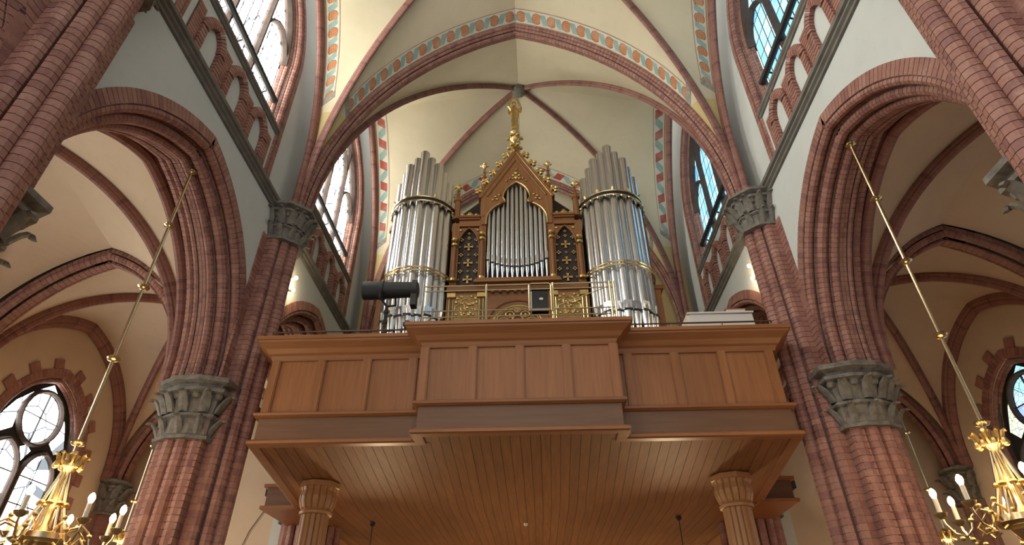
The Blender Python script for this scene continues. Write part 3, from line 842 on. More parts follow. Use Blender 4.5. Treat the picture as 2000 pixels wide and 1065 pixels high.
for sg, nm in sides():
    for y in YP[1:]:
        t = thing('brick_pier', {4.45: 'nearest red brick pier with tall shaft beside the %s aisle', 10.95: 'clustered red brick pier with carved capital between gallery and %s aisle', 17.45: 'far red brick pier under the gallery beside the %s aisle'}[y] % LIT[sg], 'pier', (sg*PX, y, 0))
        items = []; core = MB(); pitch = 0.115
        for part, ztop in ((SH, 10.05), (CLU, 5.3)):
            for ci, ch0 in enumerate(part):
                for fl in (0, 1):
                    ch = mir(ch0) if fl else ch0
                    poly, nmv = shell(ch, -1, trim=0.001); k = len(poly)
                    mb = MB(); vs = [(-sg*u, v, s*(pitch/2-0.006)) for s in (-1, 1) for u, v in poly]
                    mb.add(vs, [(i, (i+1) % k, k+(i+1) % k, k+i) for i in range(k)] + [tuple(range(k))[::-1], tuple(range(k, 2*k))])
                    nw = np.array((-sg*nmv[0], nmv[1], 0))
                    lo = 0 if y > 5 else 20
                    for j in range(lo, int(ztop/pitch)):
                        off = 0.0
                        items.append((('p', sg, id(part), ci, fl), mb, Matrix.Translation((sg*PX, y, (j+0.5)*pitch)), nw))
                    core.sweep(ch, [((sg*PX, y, 0), (-sg, 0, 0), (0, 1, 0)), ((sg*PX, y, ztop), (-sg, 0, 0), (0, 1, 0))], closed=False)
        bk2 = MB()
        bk2.box(sg*(PX-1.02), sg*(PX-0.3), y-0.12, y+0.12, 0, 10.0); bk2.box(sg*(PX-0.90), sg*(PX-0.3), y-0.25, y+0.25, 0, 10.0); bk2.box(sg*(PX-0.75), sg*(PX-0.5), y-0.40, y+0.40, 0, 10.0); bk2.box(sg*(PX-0.6), sg*(PX+0.25), y-0.5, y+0.5, 0, 5.4)
        bk2.build('backing', 'brick_rib', t)
        core.build('mortar_core', 'mortar', t)
        lay_bricks(t, items, cap=300)
        capital(t, sg*PX, y, sg, OCT, 5.2, 6.36, 0.20, step=0.27)
        capital(t, sg*PX, y, sg, [(1.18, -0.16), (0.95, -0.38), (0.55, -0.42), (0.55, 0.42), (0.95, 0.38), (1.18, 0.16)], 9.98, 10.98, 0.20, step=0.24)
        # responds on the aisle wall
        r = thing('aisle_respond', 'brick half column with capital on the %s aisle wall %s' % (LIT[sg], {4.45: 'by the near pier', 10.95: 'opposite the big pier', 17.45: 'beyond its window'}[y]), 'respond', (sg*AX, y, 0))
        m = MB(); P = roll(0, 0, 0.30, 90, 270, 8)
        m.sweep(P, [((sg*(AX-0.05), y, 0), (sg, 0, 0), (0, 1, 0)), ((sg*(AX-0.05), y, 5.5), (sg, 0, 0), (0, 1, 0))]); m.build('shaft', 'brick_rib', r)
        m = MB(); m.box(sg*(AX-0.12), sg*AX, y-0.42, y+0.42, 0, 5.5); m.build('pilaster', 'brick_rib', r)
        capital(r, sg*(AX-0.08), y, sg, [(-0.05, -0.34), (-0.05, 0.34), (0.18, 0.30), (0.30, 0.12), (0.30, -0.12), (0.18, -0.30)], 5.5, 6.45, 0.15, rows=2, step=0.25)

# ================================================================== gallery
G = thing('organ_gallery', 'wide panelled oak organ gallery with stepped front and planked underside', 'gallery', (0, 10.3, 5.1))
PATH = [(-5.6, 15.0), (-4.84, 10.35), (-1.80, 10.35), (-1.80, 9.92), (1.80, 9.92), (1.80, 10.35), (4.88, 10.35), (5.6, 15.0)]
def mitre(path):
    out = []
    for i, p in enumerate(path):
        p = np.array(p, float); ns = []
        for a, b in ((i-1, i), (i, i+1)):
            if 0 <= a and b < len(path):
                e = np.array(path[b])-np.array(path[a]); e = e/np.linalg.norm(e); ns.append(np.array((e[1], -e[0])))
        b = sum(ns); b = b/np.linalg.norm(b); c = max(0.35, float(np.dot(b, ns[0]))); out.append((p, b/c))
    return out
MP = mitre(PATH)
def run(prof, name, mat, i0=0, i1=len(PATH), parent=G):
    m = MB(); m.sweep(prof, [((p[0], p[1], 0), (n[0], n[1], 0), (0, 0, 1)) for p, n in MP[i0:i1]])
    return m.build(name, mat, parent)
run([(-0.10, 5.12), (0.0, 5.12), (0.0, 5.62), (-0.10, 5.62)], 'fascia', 'fascia_wood')
run([(-0.10, 5.08), (0.06, 5.08), (0.10, 5.10), (0.10, 5.15), (0.06, 5.18), (0.02, 5.20), (-0.10, 5.20)], 'bottom_moulding', 'oak_x')
run([(-0.10, 5.60), (0.03, 5.60), (0.09, 5.63), (0.10, 5.67), (0.05, 5.70), (-0.10, 5.72)], 'sill_moulding', 'oak_x')
run([(-0.10, 5.70), (-0.045, 5.70), (-0.045, 6.84), (-0.10, 6.84)], 'backing_board', 'oak_z')
run([(-0.14, 6.76), (0.01, 6.76), (0.03, 6.80), (0.05, 6.85), (0.10, 6.88), (0.16, 6.96), (0.26, 7.03), (0.29, 7.05), (0.30, 7.08), (0.33, 7.09), (0.33, 7.16), (0.28, 7.19), (-0.14, 7.20)], 'cornice', 'oak_x')
def front(x, y, w, z0, z1, name, mat, d0=0.06, d1=0.0):
    m = MB(); m.box(x-w/2, x+w/2, y-d1, y+d0, z0, z1); return m.build(name, mat, G)
for y, xs, stub in ((10.35, [-4.76, -3.86, -2.96, -2.06], (-1.82,)), (9.92, [-1.76, -0.86, 0.02, 0.89, 1.76], ()), (10.35, [2.08, 2.97, 3.86, 4.76], (1.82,))):
    for x in xs:
        front(x, y, 0.13, 5.70, 6.80, 'stile', 'oak_z', 0.06, 0.018)
        for s in (-1, 1): front(x+s*0.075, y, 0.022, 5.72, 6.78, 'bead', 'oak_z', 0.06, 0.006)
    for x0, x1 in zip(xs[:-1], xs[1:]):
        front((x0+x1)/2, y, x1-x0-0.15, 5.71, 6.79, 'panel', 'oak_z', 0.05, -0.028)
for x in (-4.80, 4.84, -1.9, 1.9): pass
# underside: single boards
def xedge(y): return 4.84 + (y-10.35)*(5.6-4.84)/(15.0-10.35)
nb = 54; W = 10.6
for i in range(nb):
    f0, f1 = -1+2*i/nb, -1+2*(i+1)/nb
    xm = (f0+f1)/2*5.2
    y0 = 9.95 if abs(xm) < 1.82 else 10.37
    ye = 20.6
    def X(f, y): return f*min(xedge(y), 5.72)
    g = 0.0035; dz = random.uniform(-0.004, 0.004)
    m = MB(); ys = [y0, 15.0, ye] if True else None
    for ya, yb in ((y0, 15.4), (15.4, ye)):
        m.hexa([(X(f0, ya)+g, ya, 5.10+dz), (X(f1, ya)-g, ya, 5.10+dz), (X(f1, yb)-g, yb, 5.10+dz), (X(f0, yb)+g, yb, 5.10+dz), (X(f0, ya)+g, ya, 5.14), (X(f1, ya)-g, ya, 5.14), (X(f1, yb)-g, yb, 5.14), (X(f0, yb)+g, yb, 5.14)])
    m.build('soffit_board', 'oak_y', G)
m = MB(); m.hexa([(-4.8, 10.4, 5.14), (4.8, 10.4, 5.14), (5.6, 15.3, 5.14), (-5.6, 15.3, 5.14), (-4.8, 10.4, 5.9), (4.8, 10.4, 5.9), (5.6, 15.3, 5.9), (-5.6, 15.3, 5.9)])
m.box(-1.78, 1.78, 9.97, 10.42, 5.112, 5.6); m.box(-5.7, 5.7, 15.3, 20.6, 5.14, 5.9); m.build('floor_slab', 'dark_wood', G)
for sg in (-1, 1):
    m = MB(); m.box(sg*1.50, sg*1.93, 9.95, 10.44, 5.106, 5.1115); m.build('soffit_filler', 'oak_y', G)
# wider wings behind the piers
for sg in (-1, 1):
    wname = 'sunlit' if sg < 0 else 'shaded'
    m = MB(); m.box(sg*5.55, sg*6.45, 15.0, 20.6, 5.10, 5.60); wg = m.build('side_wing', 'fascia_wood', G)
    m = MB(); m.box(sg*5.6, sg*6.53, 14.92, 20.6, 5.06, 5.14); m.build('wing_moulding', 'oak_x', wg)
    m = MB(); m.box(sg*5.6, sg*6.53, 14.92, 20.6, 5.58, 5.66); m.build('wing_moulding', 'oak_x', wg)
# thin rails on the side parapets
for sg in (-1, 1):
    t = thing('parapet_rail', 'thin dark handrail on the gallery parapet %s' % ('in front of the white console' if sg > 0 else 'beside the black spotlight'), 'rail', (sg*3.4, 10.3, 7.2))
    x0, x1 = (sg*1.95, sg*4.95)
    m = MB(); m.tube([(x0, 10.28, 7.37), (x1, 10.28, 7.37)], 0.018, 6)
    m.tube([(x1, 10.28, 7.37), (x1+sg*0.03, 10.6, 7.37)], 0.018, 6); m.build('handrail', 'bronze', t)
    for q in (0.03, 0.35, 0.68, 0.99):
        m = MB(); x = x0+(x1-x0)*q; m.tube([(x, 10.28, 7.19), (x, 10.28, 7.37)], 0.013, 6); m.build('post', 'bronze', t)
t = thing('brass_railing', 'brass railing of four thin bars above the middle of the gallery', 'railing', (0, 10.0, 7.2))
for z, r in ((8.20, 0.016), (8.08, 0.014), (7.61, 0.014), (7.47, 0.014)):
    m = MB(); m.tube([(-1.9, 10.0, z), (1.9, 10.0, z)], r, 6); m.build('bar', 'brass', t)
for x in (-1.9, -0.64, 0.70, 1.84, 1.92):
    m = MB(); m.tube([(x, 10.0, 7.19), (x, 10.0, 8.22)], 0.022, 6); m.build('post', 'brass', t)
m = MB(); m.tube([(0.80, 9.99, 7.68), (1.82, 9.99, 8.10)], 0.010, 5); m.build('stay', 'brass', t)

# wooden columns
for sg in (-1, 1):
    cx, cy = (-4.38, 12.9) if sg < 0 else (4.33, 12.8)
    t = thing('wooden_column', 'fluted oak column with flared capital under the gallery %s' % ('near the sunlit aisle' if sg < 0 else 'near the shaded aisle'), 'column', (cx, cy, 0))
    def fl(r, n=64, amp=0.035):
        return [((r*(1-amp*(0.5-0.5*math.cos(16*2*PI*k/n))))*math.cos(2*PI*k/n) for k in range(n))]
    m = MB(); n = 96; prof = [(0.30, 0.0), (0.285, 4.45)]
    def fluted(m, prof, amp, nfl=16):
        vs = []
        for r, z in prof:
            for k in range(n):
                a = 2*PI*k/n; q = r*(1-amp*(abs(math.sin(nfl/2*a))**0.6 < 0.55)); vs.append((cx+q*math.cos(a), cy+q*math.sin(a), z))
        fs = [(i*n+k, i*n+(k+1) % n, (i+1)*n+(k+1) % n, (i+1)*n+k) for i in range(len(prof)-1) for k in range(n)]
        fs += [tuple(range(n)), tuple((len(prof)-1)*n+k for k in range(n))]; m.add(vs, fs)
    fluted(m, prof, 0.10); m.build('shaft', 'column_wood', t)
    m = MB(); m.lathe([(0.29, 4.43), (0.33, 4.44), (0.34, 4.49), (0.30, 4.53)], (cx, cy, 0), 32); m.build('necking', 'column_wood', t, True)
    m = MB(); fluted(m, [(0.29, 4.52), (0.33, 4.56), (0.375, 4.68), (0.385, 4.78), (0.36, 4.90), (0.385, 4.97)], 0.09); m.build('capital', 'column_wood', t)
    m = MB(); m.lathe([(0.38, 4.96), (0.43, 4.98), (0.43, 5.08), (0.38, 5.085)], (cx, cy, 0), 8); m.build('abacus', 'column_wood', t)
# small things under the gallery
for x, y, lab in ((-4.15, 16.7, 'dark pendant lamp cord under the gallery near the sunlit aisle'), (3.95, 16.47, 'dark pendant lamp cord under the gallery near the shaded aisle')):
    t = thing('pendant_lamp', lab, 'lamp', (x, y, 5.08))
    m = MB(); m.lathe([(0.02, 0.02), (0.075, 0.0), (0.075, -0.05), (0.03, -0.1)], (x, y, 5.08), 12); m.build('ceiling_rose', 'black', t, True)
    m = MB(); m.tube([(x, y, 5.0), (x, y, 3.3)], 0.012, 5); m.build('cord', 'black', t)
    m = MB(); m.lathe([(0.05, 3.3), (0.25, 3.05), (0.27, 2.95)], (x, y, 0), 16); m.build('shade', 'brass', t, True)
    L = bpy.data.lights.new('pendant_light', 'POINT'); L.energy = 330*LAMP; L.color = (1.0, 0.72, 0.42); L.shadow_soft_size = 0.12
    lo = bpy.data.objects.new('pendant_light', L); COL.objects.link(lo); lo.parent = t; lo.matrix_basis = Matrix.Translation((0, 0, -2.25))
t = thing('smoke_detector', 'small white round detector on the underside of the gallery', 'detector', (-0.05, 17.08, 5.08))
m = MB(); m.lathe([(0.06, 5.09), (0.06, 5.07), (0.045, 5.03), (0.02, 5.02)], (-0.05, 17.08, 0), 16); m.build('housing', 'white_paint', t, True)
t = tag(MB().tube([(-7.55, 18.17, 6.2), (-7.85, 18.17, 5.75), (-8.15, 18.17, 5.2), (-8.35, 18.17, 4.5), (-8.5, 18.17, 3.5)], 0.01, 5).build('wall_wire', 'iron'), 'thin wire running down the end wall of the sunlit aisle', 'wire')
# ================================================================== organ
OX, OY = -0.10, 13.3
ORG = thing('pipe_organ', 'large gilded oak pipe organ with two round pipe towers and a central gable', 'organ', (OX, OY, 5.9))
def ob(x0, x1, y0, y1, z0, z1, name, mat, parent=ORG):
    m = MB(); m.box(OX+x0, OX+x1, y0, y1, z0, z1); return m.build(name, mat, parent)
def pipe(parent, x, y, r, z_foot, z_mouth, z_top, face, seg=14, mat='tin'):
    """a flue pipe: conical foot, mouth with lips, cylindrical body. face = direction of the mouth"""
    m = MB(); m.lathe([(r, z_mouth+0.02), (r, z_top-0.10), (r*1.02, z_top-0.10), (r*1.04, z_top), (r*0.85, z_top), (r*0.82, z_top-0.04)], (x, y, 0), seg)
    o = m.build('pipe', mat, parent, True)
    m = MB(); m.lathe([(r*0.22, z_foot), (r*0.26, z_foot+0.02), (r*0.98, z_mouth-0.03), (r*0.98, z_mouth-0.0)], (x, y, 0), seg); m.build('foot', 'tin_bright', o, True)
    # mouth: dark slot and flattened upper lip
    c, s = math.cos(face), math.sin(face); w_ = r*0.72; m = MB()
    e = np.array((-s, c, 0)); d = np.array((c, s, 0)); p = np.array((x, y, z_mouth-0.0))
    def q(a, b, z): return tuple(p+e*a+d*b+np.array((0, 0, z)))
    m.hexa([q(-w_, r*0.6, -0.02), q(w_, r*0.6, -0.02), q(w_, r*1.02, -0.02), q(-w_, r*1.02, -0.02), q(-w_, r*0.6, 0.035), q(w_, r*0.6, 0.035), q(w_, r*1.02, 0.035), q(-w_, r*1.02, 0.035)]); m.build('mouth', 'black', o)
    m = MB(); m.hexa([q(-w_, r*0.55, 0.035), q(w_, r*0.55, 0.035), q(w_, r*0.86, 0.035), q(-w_, r*0.86, 0.035), q(-w_, r*0.55, 0.27), q(w_, r*0.55, 0.27), q(w_*0.9, r*1.03, 0.27), q(-w_*0.9, r*1.03, 0.27)]); m.build('upper_lip', 'tin', o)
    return o
def bead_path(m, pts, r): m.tube(pts, r, 6)
TWR = {}
for sg in (-1, 1):
    cx, cy, rad = OX+sg*2.78, 13.62, 0.80
    m = MB(); m.lathe([(0.66, 6.0), (0.66, 13.4)], (cx, cy+0.1, 0), 20); m.build('tower_core', 'dark_wood', ORG)
    m = MB(); m.lathe([(0.98, 6.0), (0.98, 7.6), (1.05, 7.7), (1.08, 7.95), (1.0, 8.02)], (cx, cy, 0), 28); tb = m.build('tower_base', 'case_z', ORG, True)
    N = 13
    for i in range(N):
        a = -PI/2 + (i-(N-1)/2)*(PI*1.12/(N-1)); k = abs(i-(N-1)/2)
        rp = 0.135 if k % 2 == 0 else 0.12
        rr = rad-0.02 if k % 2 == 0 else rad-0.06
        zt = 15.0-k*0.21-(0.06 if k > 3 else 0)
        zm = 9.18+0.02*k
        pipe(ORG, cx+rr*math.cos(a), cy+rr*math.sin(a), rp, 8.0, zm, zt, a)
    for z, kind in ((13.10, 1), (10.62, 0)):
        for dz in (0.0, -0.15 if kind else -0.10):
            R_ = rad+0.165; m = MB()
            m.tube([(cx+R_*math.cos(t), cy+R_*math.sin(t), z+dz) for t in np.linspace(-PI*1.06, PI*0.06, 33)], 0.026 if kind else 0.026, 6)
            m.build('tower_band', 'brass', ORG, True)
        if kind:
            m = MB(); R_ = rad+0.15
            m.sweep([(-0.01, -0.12), (0.01, -0.12), (0.01, -0.02), (-0.01, -0.02)], [((cx+R_*math.cos(t), cy+R_*math.sin(t), z), (math.cos(t), math.sin(t), 0), (0, 0, 1)) for t in np.linspace(-PI*1.06, PI*0.06, 33)]); m.build('band_plate', 'iron', ORG)
            for j in range(15):
                t = -PI*1.02+PI*1.04*j/14; m = MB(); m.blob((cx+(R_+0.03)*math.cos(t), cy+(R_+0.03)*math.sin(t), z-0.19), 0.035, 0.035, 0.035, 7, 4); m.build('band_drop', 'brass', ORG, True)
            for j in range(7):
                t = -PI*0.95+PI*0.9*j/6; put('band_leaf', LEAF_G, ORG, Matrix.Translation((cx+R_*math.cos(t), cy+R_*math.sin(t), z+0.0)) @ Matrix.Rotation(t, 4, 'Z') @ Matrix.Scale(0.55, 4))
        else:
            for j in range(9):
                t = -PI*1.0+PI*j/8; m = MB(); m.blob((cx+(rad+0.165)*math.cos(t), cy+(rad+0.165)*math.sin(t), z-0.05), 0.03, 0.03, 0.055, 6, 4); m.build('band_bead', 'gilt', ORG, True)
    # side brackets behind the tower
    ob(sg*3.75-0.12, sg*3.75+0.12, 13.6, 13.85, 6.0, 10.3, 'corner_post', 'case_z')
    ob(sg*3.75-0.2, sg*3.75+0.2, 13.55, 13.9, 10.3, 10.42, 'post_cap', 'case_x')
    m = MB(); m.lathe([(0.06, 10.4), (0.05, 12.6), (0.10, 12.65), (0.10, 12.75), (0.03, 13.0), (0.06, 13.08), (0.01, 13.2)], (OX+sg*3.75, 13.75, 0), 8); m.build('corner_shaft', 'case_z', ORG, True)
# back of the case
ob(-1.85, 1.85, 13.75, 14.6, 6.0, 13.2, 'case_back', 'dark_wood')
m = MB(); m.hexa([(OX-1.85, 13.85, 13.2), (OX+1.85, 13.85, 13.2), (OX+1.85, 14.6, 13.2), (OX-1.85, 14.6, 13.2), (OX-0.35, 13.85, 14.6), (OX+0.35, 13.85, 14.6), (OX+0.35, 14.6, 14.6), (OX-0.35, 14.6, 14.6)]); m.build('case_roof', 'dark_wood', ORG)
# posts
def post(x, w, z0, z1, y=OY):
    o = ob(x-w/2, x+w/2, y-0.02, y+0.4, z0, z1, 'case_post', 'case_z')
    m = MB(); m.lathe([(0.055, z0+0.15), (0.055, z1-0.75), (0.06, z1-0.75)], (OX+x, y-0.05, 0), 10); m.build('colonnette', 'case_z', o, True)
    for z in (z0+0.06, z1-0.72, z1-0.9):
        m = MB(); m.lathe([(0.06, z), (0.10, z+0.03), (0.10, z+0.10), (0.06, z+0.14)], (OX+x, y-0.05, 0), 10); m.build('gilt_ring', 'gilt', o, True)
    return o
for sg in (-1, 1):
    post(sg*0.985, 0.20, 10.45, 12.75); post(sg*1.76, 0.20, 10.40, 12.55)
    # pinnacles
    for x, z0, z1 in ((0.985, 12.75, 14.98), (1.76, 12.72, 14.1)):
        m = MB(); m.lathe([(0.13, z0), (0.13, z0+0.07), (0.095, z0+0.1), (0.085, z0+(z1-z0)*0.50), (0.12, z0+(z1-z0)*0.52), (0.12, z0+(z1-z0)*0.56), (0.06, z0+(z1-z0)*0.6), (0.03, z1-0.18)], (OX+sg*x, OY+0.05, 0), 8)
        p = m.build('pinnacle', 'case_z', ORG)
        for q in range(4):
            for s in (-1, 1):
                zz = z0+(z1-z0)*(0.56+0.09*q); m = MB(); m.blob((OX+sg*x+s*(0.085-0.014*q), OY, zz), 0.032, 0.032, 0.04, 6, 4); m.build('crocket', 'gilt', p, True)
        m = MB(); m.lathe([(0.03, z1-0.18), (0.09, z1-0.12), (0.10, z1-0.06), (0.04, z1-0.02), (0.05, z1+0.03), (0.01, z1+0.08)], (OX+sg*x, OY+0.05, 0), 8); m.build('finial', 'gilt', p, True)
        for k in range(4):
            an = k*PI/2; m = MB(); m.blob((OX+sg*x+0.10*math.cos(an), OY+0.05+0.10*math.sin(an), z1-0.08), 0.04, 0.04, 0.035, 6, 4); m.build('finial_leaf', 'gilt', p, True)
# central gable with trefoil opening
def trefoil(sc=1.0):
    """right half of the opening from the springing to the apex, x >= 0"""
    lo = [(0.885, 12.45)] + [(0.885*math.cos(t)**0.9 if t < 1.2 else 0.885*math.cos(t), 12.60+0.74*math.sin(t)) for t in np.linspace(0.05, 1.02, 9)]
    lo += [(0.43, 13.28), (0.345, 13.30), (0.345, 13.36)]
    up = [(x, z) for x, z, _, _ in pointed_pts(0.40, 13.46, 14.08, 8)]
    return lo + up
TF = trefoil()
def outer_at(k):
    pts = [(1.02, 12.45), (1.06, 13.50), (0.0, 15.36)]
    L = [0, 1.05, 1.05+2.14]; d = k*L[-1]
    return tuple(np.array(pts[0])+(np.array(pts[1])-np.array(pts[0]))*(d/1.05)) if d < 1.05 else tuple(np.array(pts[1])+(np.array(pts[2])-np.array(pts[1]))*((d-1.05)/2.14))
cum = [0]
for a, b in zip(TF[:-1], TF[1:]): cum.append(cum[-1]+math.hypot(b[0]-a[0], b[1]-a[1]))
OUT = [outer_at(c/cum[-1]) for c in cum]
m = MB()
for sg in (-1, 1):
    for i in range(len(TF)-1):
        q = [(TF[i], OUT[i]), (TF[i+1], OUT[i+1])]
        A, B, C_, D_ = q[0][0], q[0][1], q[1][1], q[1][0]
        m.hexa([(OX+sg*A[0], OY-0.06, A[1]), (OX+sg*B[0], OY-0.06, B[1]), (OX+sg*C_[0], OY-0.06, C_[1]), (OX+sg*D_[0], OY-0.06, D_[1]), (OX+sg*A[0], OY+0.14, A[1]), (OX+sg*B[0], OY+0.14, B[1]), (OX+sg*C_[0], OY+0.14, C_[1]), (OX+sg*D_[0], OY+0.14, D_[1])])
gb = m.build('gable', 'case_z', ORG)
for sg in (-1, 1):
    m = MB(); m.tube([(OX+sg*x, OY-0.07, z) for x, z in TF], 0.022, 6); m.build('gilt_edge', 'gilt', gb, True)
    m = MB(); m.tube([(OX+sg*1.06, OY-0.07, 13.50), (OX, OY-0.07, 15.36)], 0.026, 6); m.build('gilt_edge', 'gilt', gb, True)
    m = MB(); m.tube([(OX+sg*0.88, OY-0.07, 13.52), (OX, OY-0.07, 15.06)], 0.03, 6); m.build('moulding', 'case_z', gb, True)
    m = MB(); m.sweep([(-0.03, -0.10), (0.05, -0.10), (0.05, 0.20), (-0.03, 0.20)], [((OX+sg*1.10, OY, 13.46), (sg*0.87, 0, 0.5), (0, 1, 0)), ((OX, OY, 15.40), (sg*0.87, 0, 0.5), (0, 1, 0))]); m.build('coping', 'case_x', gb)
    m = MB(); m.blob((OX+sg*0.43, OY-0.07, 13.27), 0.10, 0.05, 0.05, 8, 4); m.build('cusp', 'case_z', gb, True)
    for x, z in ((0.62, 13.50), (0.58, 13.40), (0.70, 13.38), (0.52, 13.56)):
        m = MB(); m.blob((OX+sg*x, OY-0.08, z), 0.05, 0.03, 0.05, 6, 4); m.build('spandrel_leaf', 'gilt', gb, True)
    for k in range(5):      # crockets climbing the gable
        t = 0.10+0.19*k; x, z = 1.10*(1-t), 13.46+1.94*t
        M = Matrix.Translation((OX+sg*(x+0.04), OY, z-0.02)) @ (Matrix.Rotation(0 if sg > 0 else PI, 4, 'Z')) @ Matrix.Scale(1.15, 4)
        c = put('crocket', LEAF_G, gb, M)
        for dx, dz in ((0.13, 0.14), (0.22, 0.20), (0.10, 0.25), (0.20, 0.08)):
            m = MB(); m.blob((OX+sg*(x+dx), OY, z+dz), 0.068, 0.07, 0.058, 7, 4); m.build('crocket_leaf', 'gilt', gb, True)
for x, z, r in ((0, 14.28, 0.07), (-0.09, 14.36, 0.05), (0.09, 14.36, 0.05), (0, 14.45, 0.06), (-0.2, 14.22, 0.04), (0.2, 14.22, 0.04), (0, 14.6, 0.045), (-0.3, 14.12, 0.035), (0.3, 14.12, 0.035), (-0.1, 14.22, 0.045), (0.1, 14.22, 0.045)):
    m = MB(); m.blob((OX+x, OY-0.08, z), r, 0.035, r*1.2, 7, 4); m.build('gilt_leaf', 'gilt', gb, True)
# finial below the figure
m = MB(); m.lathe([(0.06, 15.30), (0.05, 15.5), (0.14, 15.55), (0.15, 15.62), (0.05, 15.68), (0.045, 15.85), (0.10, 15.9), (0.17, 15.98), (0.18, 16.06), (0.10, 16.12), (0.08, 16.22), (0.15, 16.30), (0.13, 16.38), (0.11, 16.46)], (OX-0.03, OY, 0), 10)
fin = m.build('gable_finial', 'gilt', ORG, True)
for z, R_, n in ((15.6, 0.19, 6), (16.04, 0.21, 6)):
    for k in range(n):
        a = 2*PI*k/n; m = MB(); m.blob((OX-0.03+R_*math.cos(a), OY+R_*math.sin(a), z), 0.075, 0.075, 0.06, 7, 4); m.build('finial_leaf', 'gilt', fin, True)
# gilded figure: one continuous body
m = MB(); fx, fy, fz = OX-0.04, OY, 16.44
for (dx, z, rx, ry, rz) in ((0.02, 0.18, 0.13, 0.12, 0.24), (0.0, 0.42, 0.125, 0.11, 0.26), (0.02, 0.68, 0.125, 0.10, 0.22), (0.0, 0.90, 0.135, 0.095, 0.20), (0.0, 1.05, 0.12, 0.08, 0.10), (-0.01, 1.16, 0.05, 0.05, 0.09), (-0.01, 1.28, 0.075, 0.085, 0.10), (-0.01, 1.33, 0.08, 0.085, 0.07), (0.10, 0.80, 0.06, 0.06, 0.3), (-0.01, 1.27, 0.022, 0.11, 0.025)):
    m.blob((fx+dx, fy, fz+z), rx, ry, rz, 10, 8)
m.tube([(fx-0.11, fy, fz+1.04), (fx-0.19, fy-0.06, fz+1.12), (fx-0.10, fy-0.12, fz+1.40), (fx-0.05, fy-0.12, fz+1.46)], 0.045, 8, [0.055, 0.05, 0.04, 0.03])
m.tube([(fx+0.11, fy, fz+1.04), (fx+0.21, fy-0.05, fz+1.10), (fx+0.12, fy-0.12, fz+1.36), (fx+0.02, fy-0.12, fz+1.46)], 0.045, 8, [0.055, 0.05, 0.04, 0.03])
m.blob((fx+0.20, fy+0.06, fz+1.12), 0.06, 0.05, 0.24, 8, 6); m.blob((fx-0.17, fy+0.08, fz+1.0), 0.05, 0.04, 0.2, 8, 6)
st = m.build('gilded_figure', 'gilt', ORG, True)
rm = st.modifiers.new('remesh', 'REMESH'); rm.mode = 'VOXEL'; rm.voxel_size = 0.018; rm.use_smooth_shade = True
m = MB(); m.tube([(fx-0.04, fy-0.12, fz+1.45), (fx-0.04, fy-0.12, fz+1.62)], 0.018, 6, [0.015, 0.035]); m.build('trumpet', 'gilt', ORG)
# middle pipes
ob(-0.92, 0.92, 13.52, 13.6, 10.4, 14.0, 'pipe_backing', 'dark_wood')
N = 13
for i in range(N):
    k = (i-(N-1)/2)/((N-1)/2); x = k*0.82
    zm = 10.99+0.24*k*k*abs(k)**0.3
    zt = min(14.1, (arch_x(0.40, 13.46, 14.08, x) or (12.6+0.74*math.sqrt(max(0, 1-(x/0.89)**2))))+0.15)
    pipe(ORG, OX+x, 13.38, 0.060, 10.52, zm, zt, -PI/2, 12)
ob(-1.12, 1.12, OY-0.22, OY+0.35, 10.40, 10.47, 'pipe_shelf', 'case_x'); ob(-1.17, 1.17, OY-0.26, OY+0.35, 10.33, 10.40, 'pipe_shelf', 'case_x'); ob(-1.05, 1.05, OY-0.16, OY+0.3, 10.47, 10.52, 'pipe_shelf', 'case_x')
# dark side bays with gilt crosses
def cross(parent, x, z, s, y):
    m = MB()
    for k in range(4):
        a = k*PI/2; c, sn = math.cos(a), math.sin(a)
        pts = [(0, -0.12*s), (0.7*s, -0.22*s), (1.0*s, -0.34*s), (1.0*s, 0.34*s), (0.7*s, 0.22*s), (0, 0.12*s)]
        vs = [(x+c*p-sn*q, y, z+sn*p+c*q) for p, q in pts] + [(x+c*p-sn*q, y+0.03, z+sn*p+c*q) for p, q in pts]
        m.add(vs, [(0,1,2,3,4,5), (11,10,9,8,7,6)] + [(i, (i+1) % 6, 6+(i+1) % 6, 6+i) for i in range(6)])
    return m.build('gilt_cross', 'gilt', parent)
def diamond(parent, x, z, s, y):
    m = MB()
    for k in range(4):
        a = k*PI/2; m.blob((x+0.5*s*math.cos(a), y, z+0.5*s*math.sin(a)), 0.32*s, 0.02, 0.32*s, 6, 4)
    return m.build('gilt_quatrefoil', 'gilt', parent)
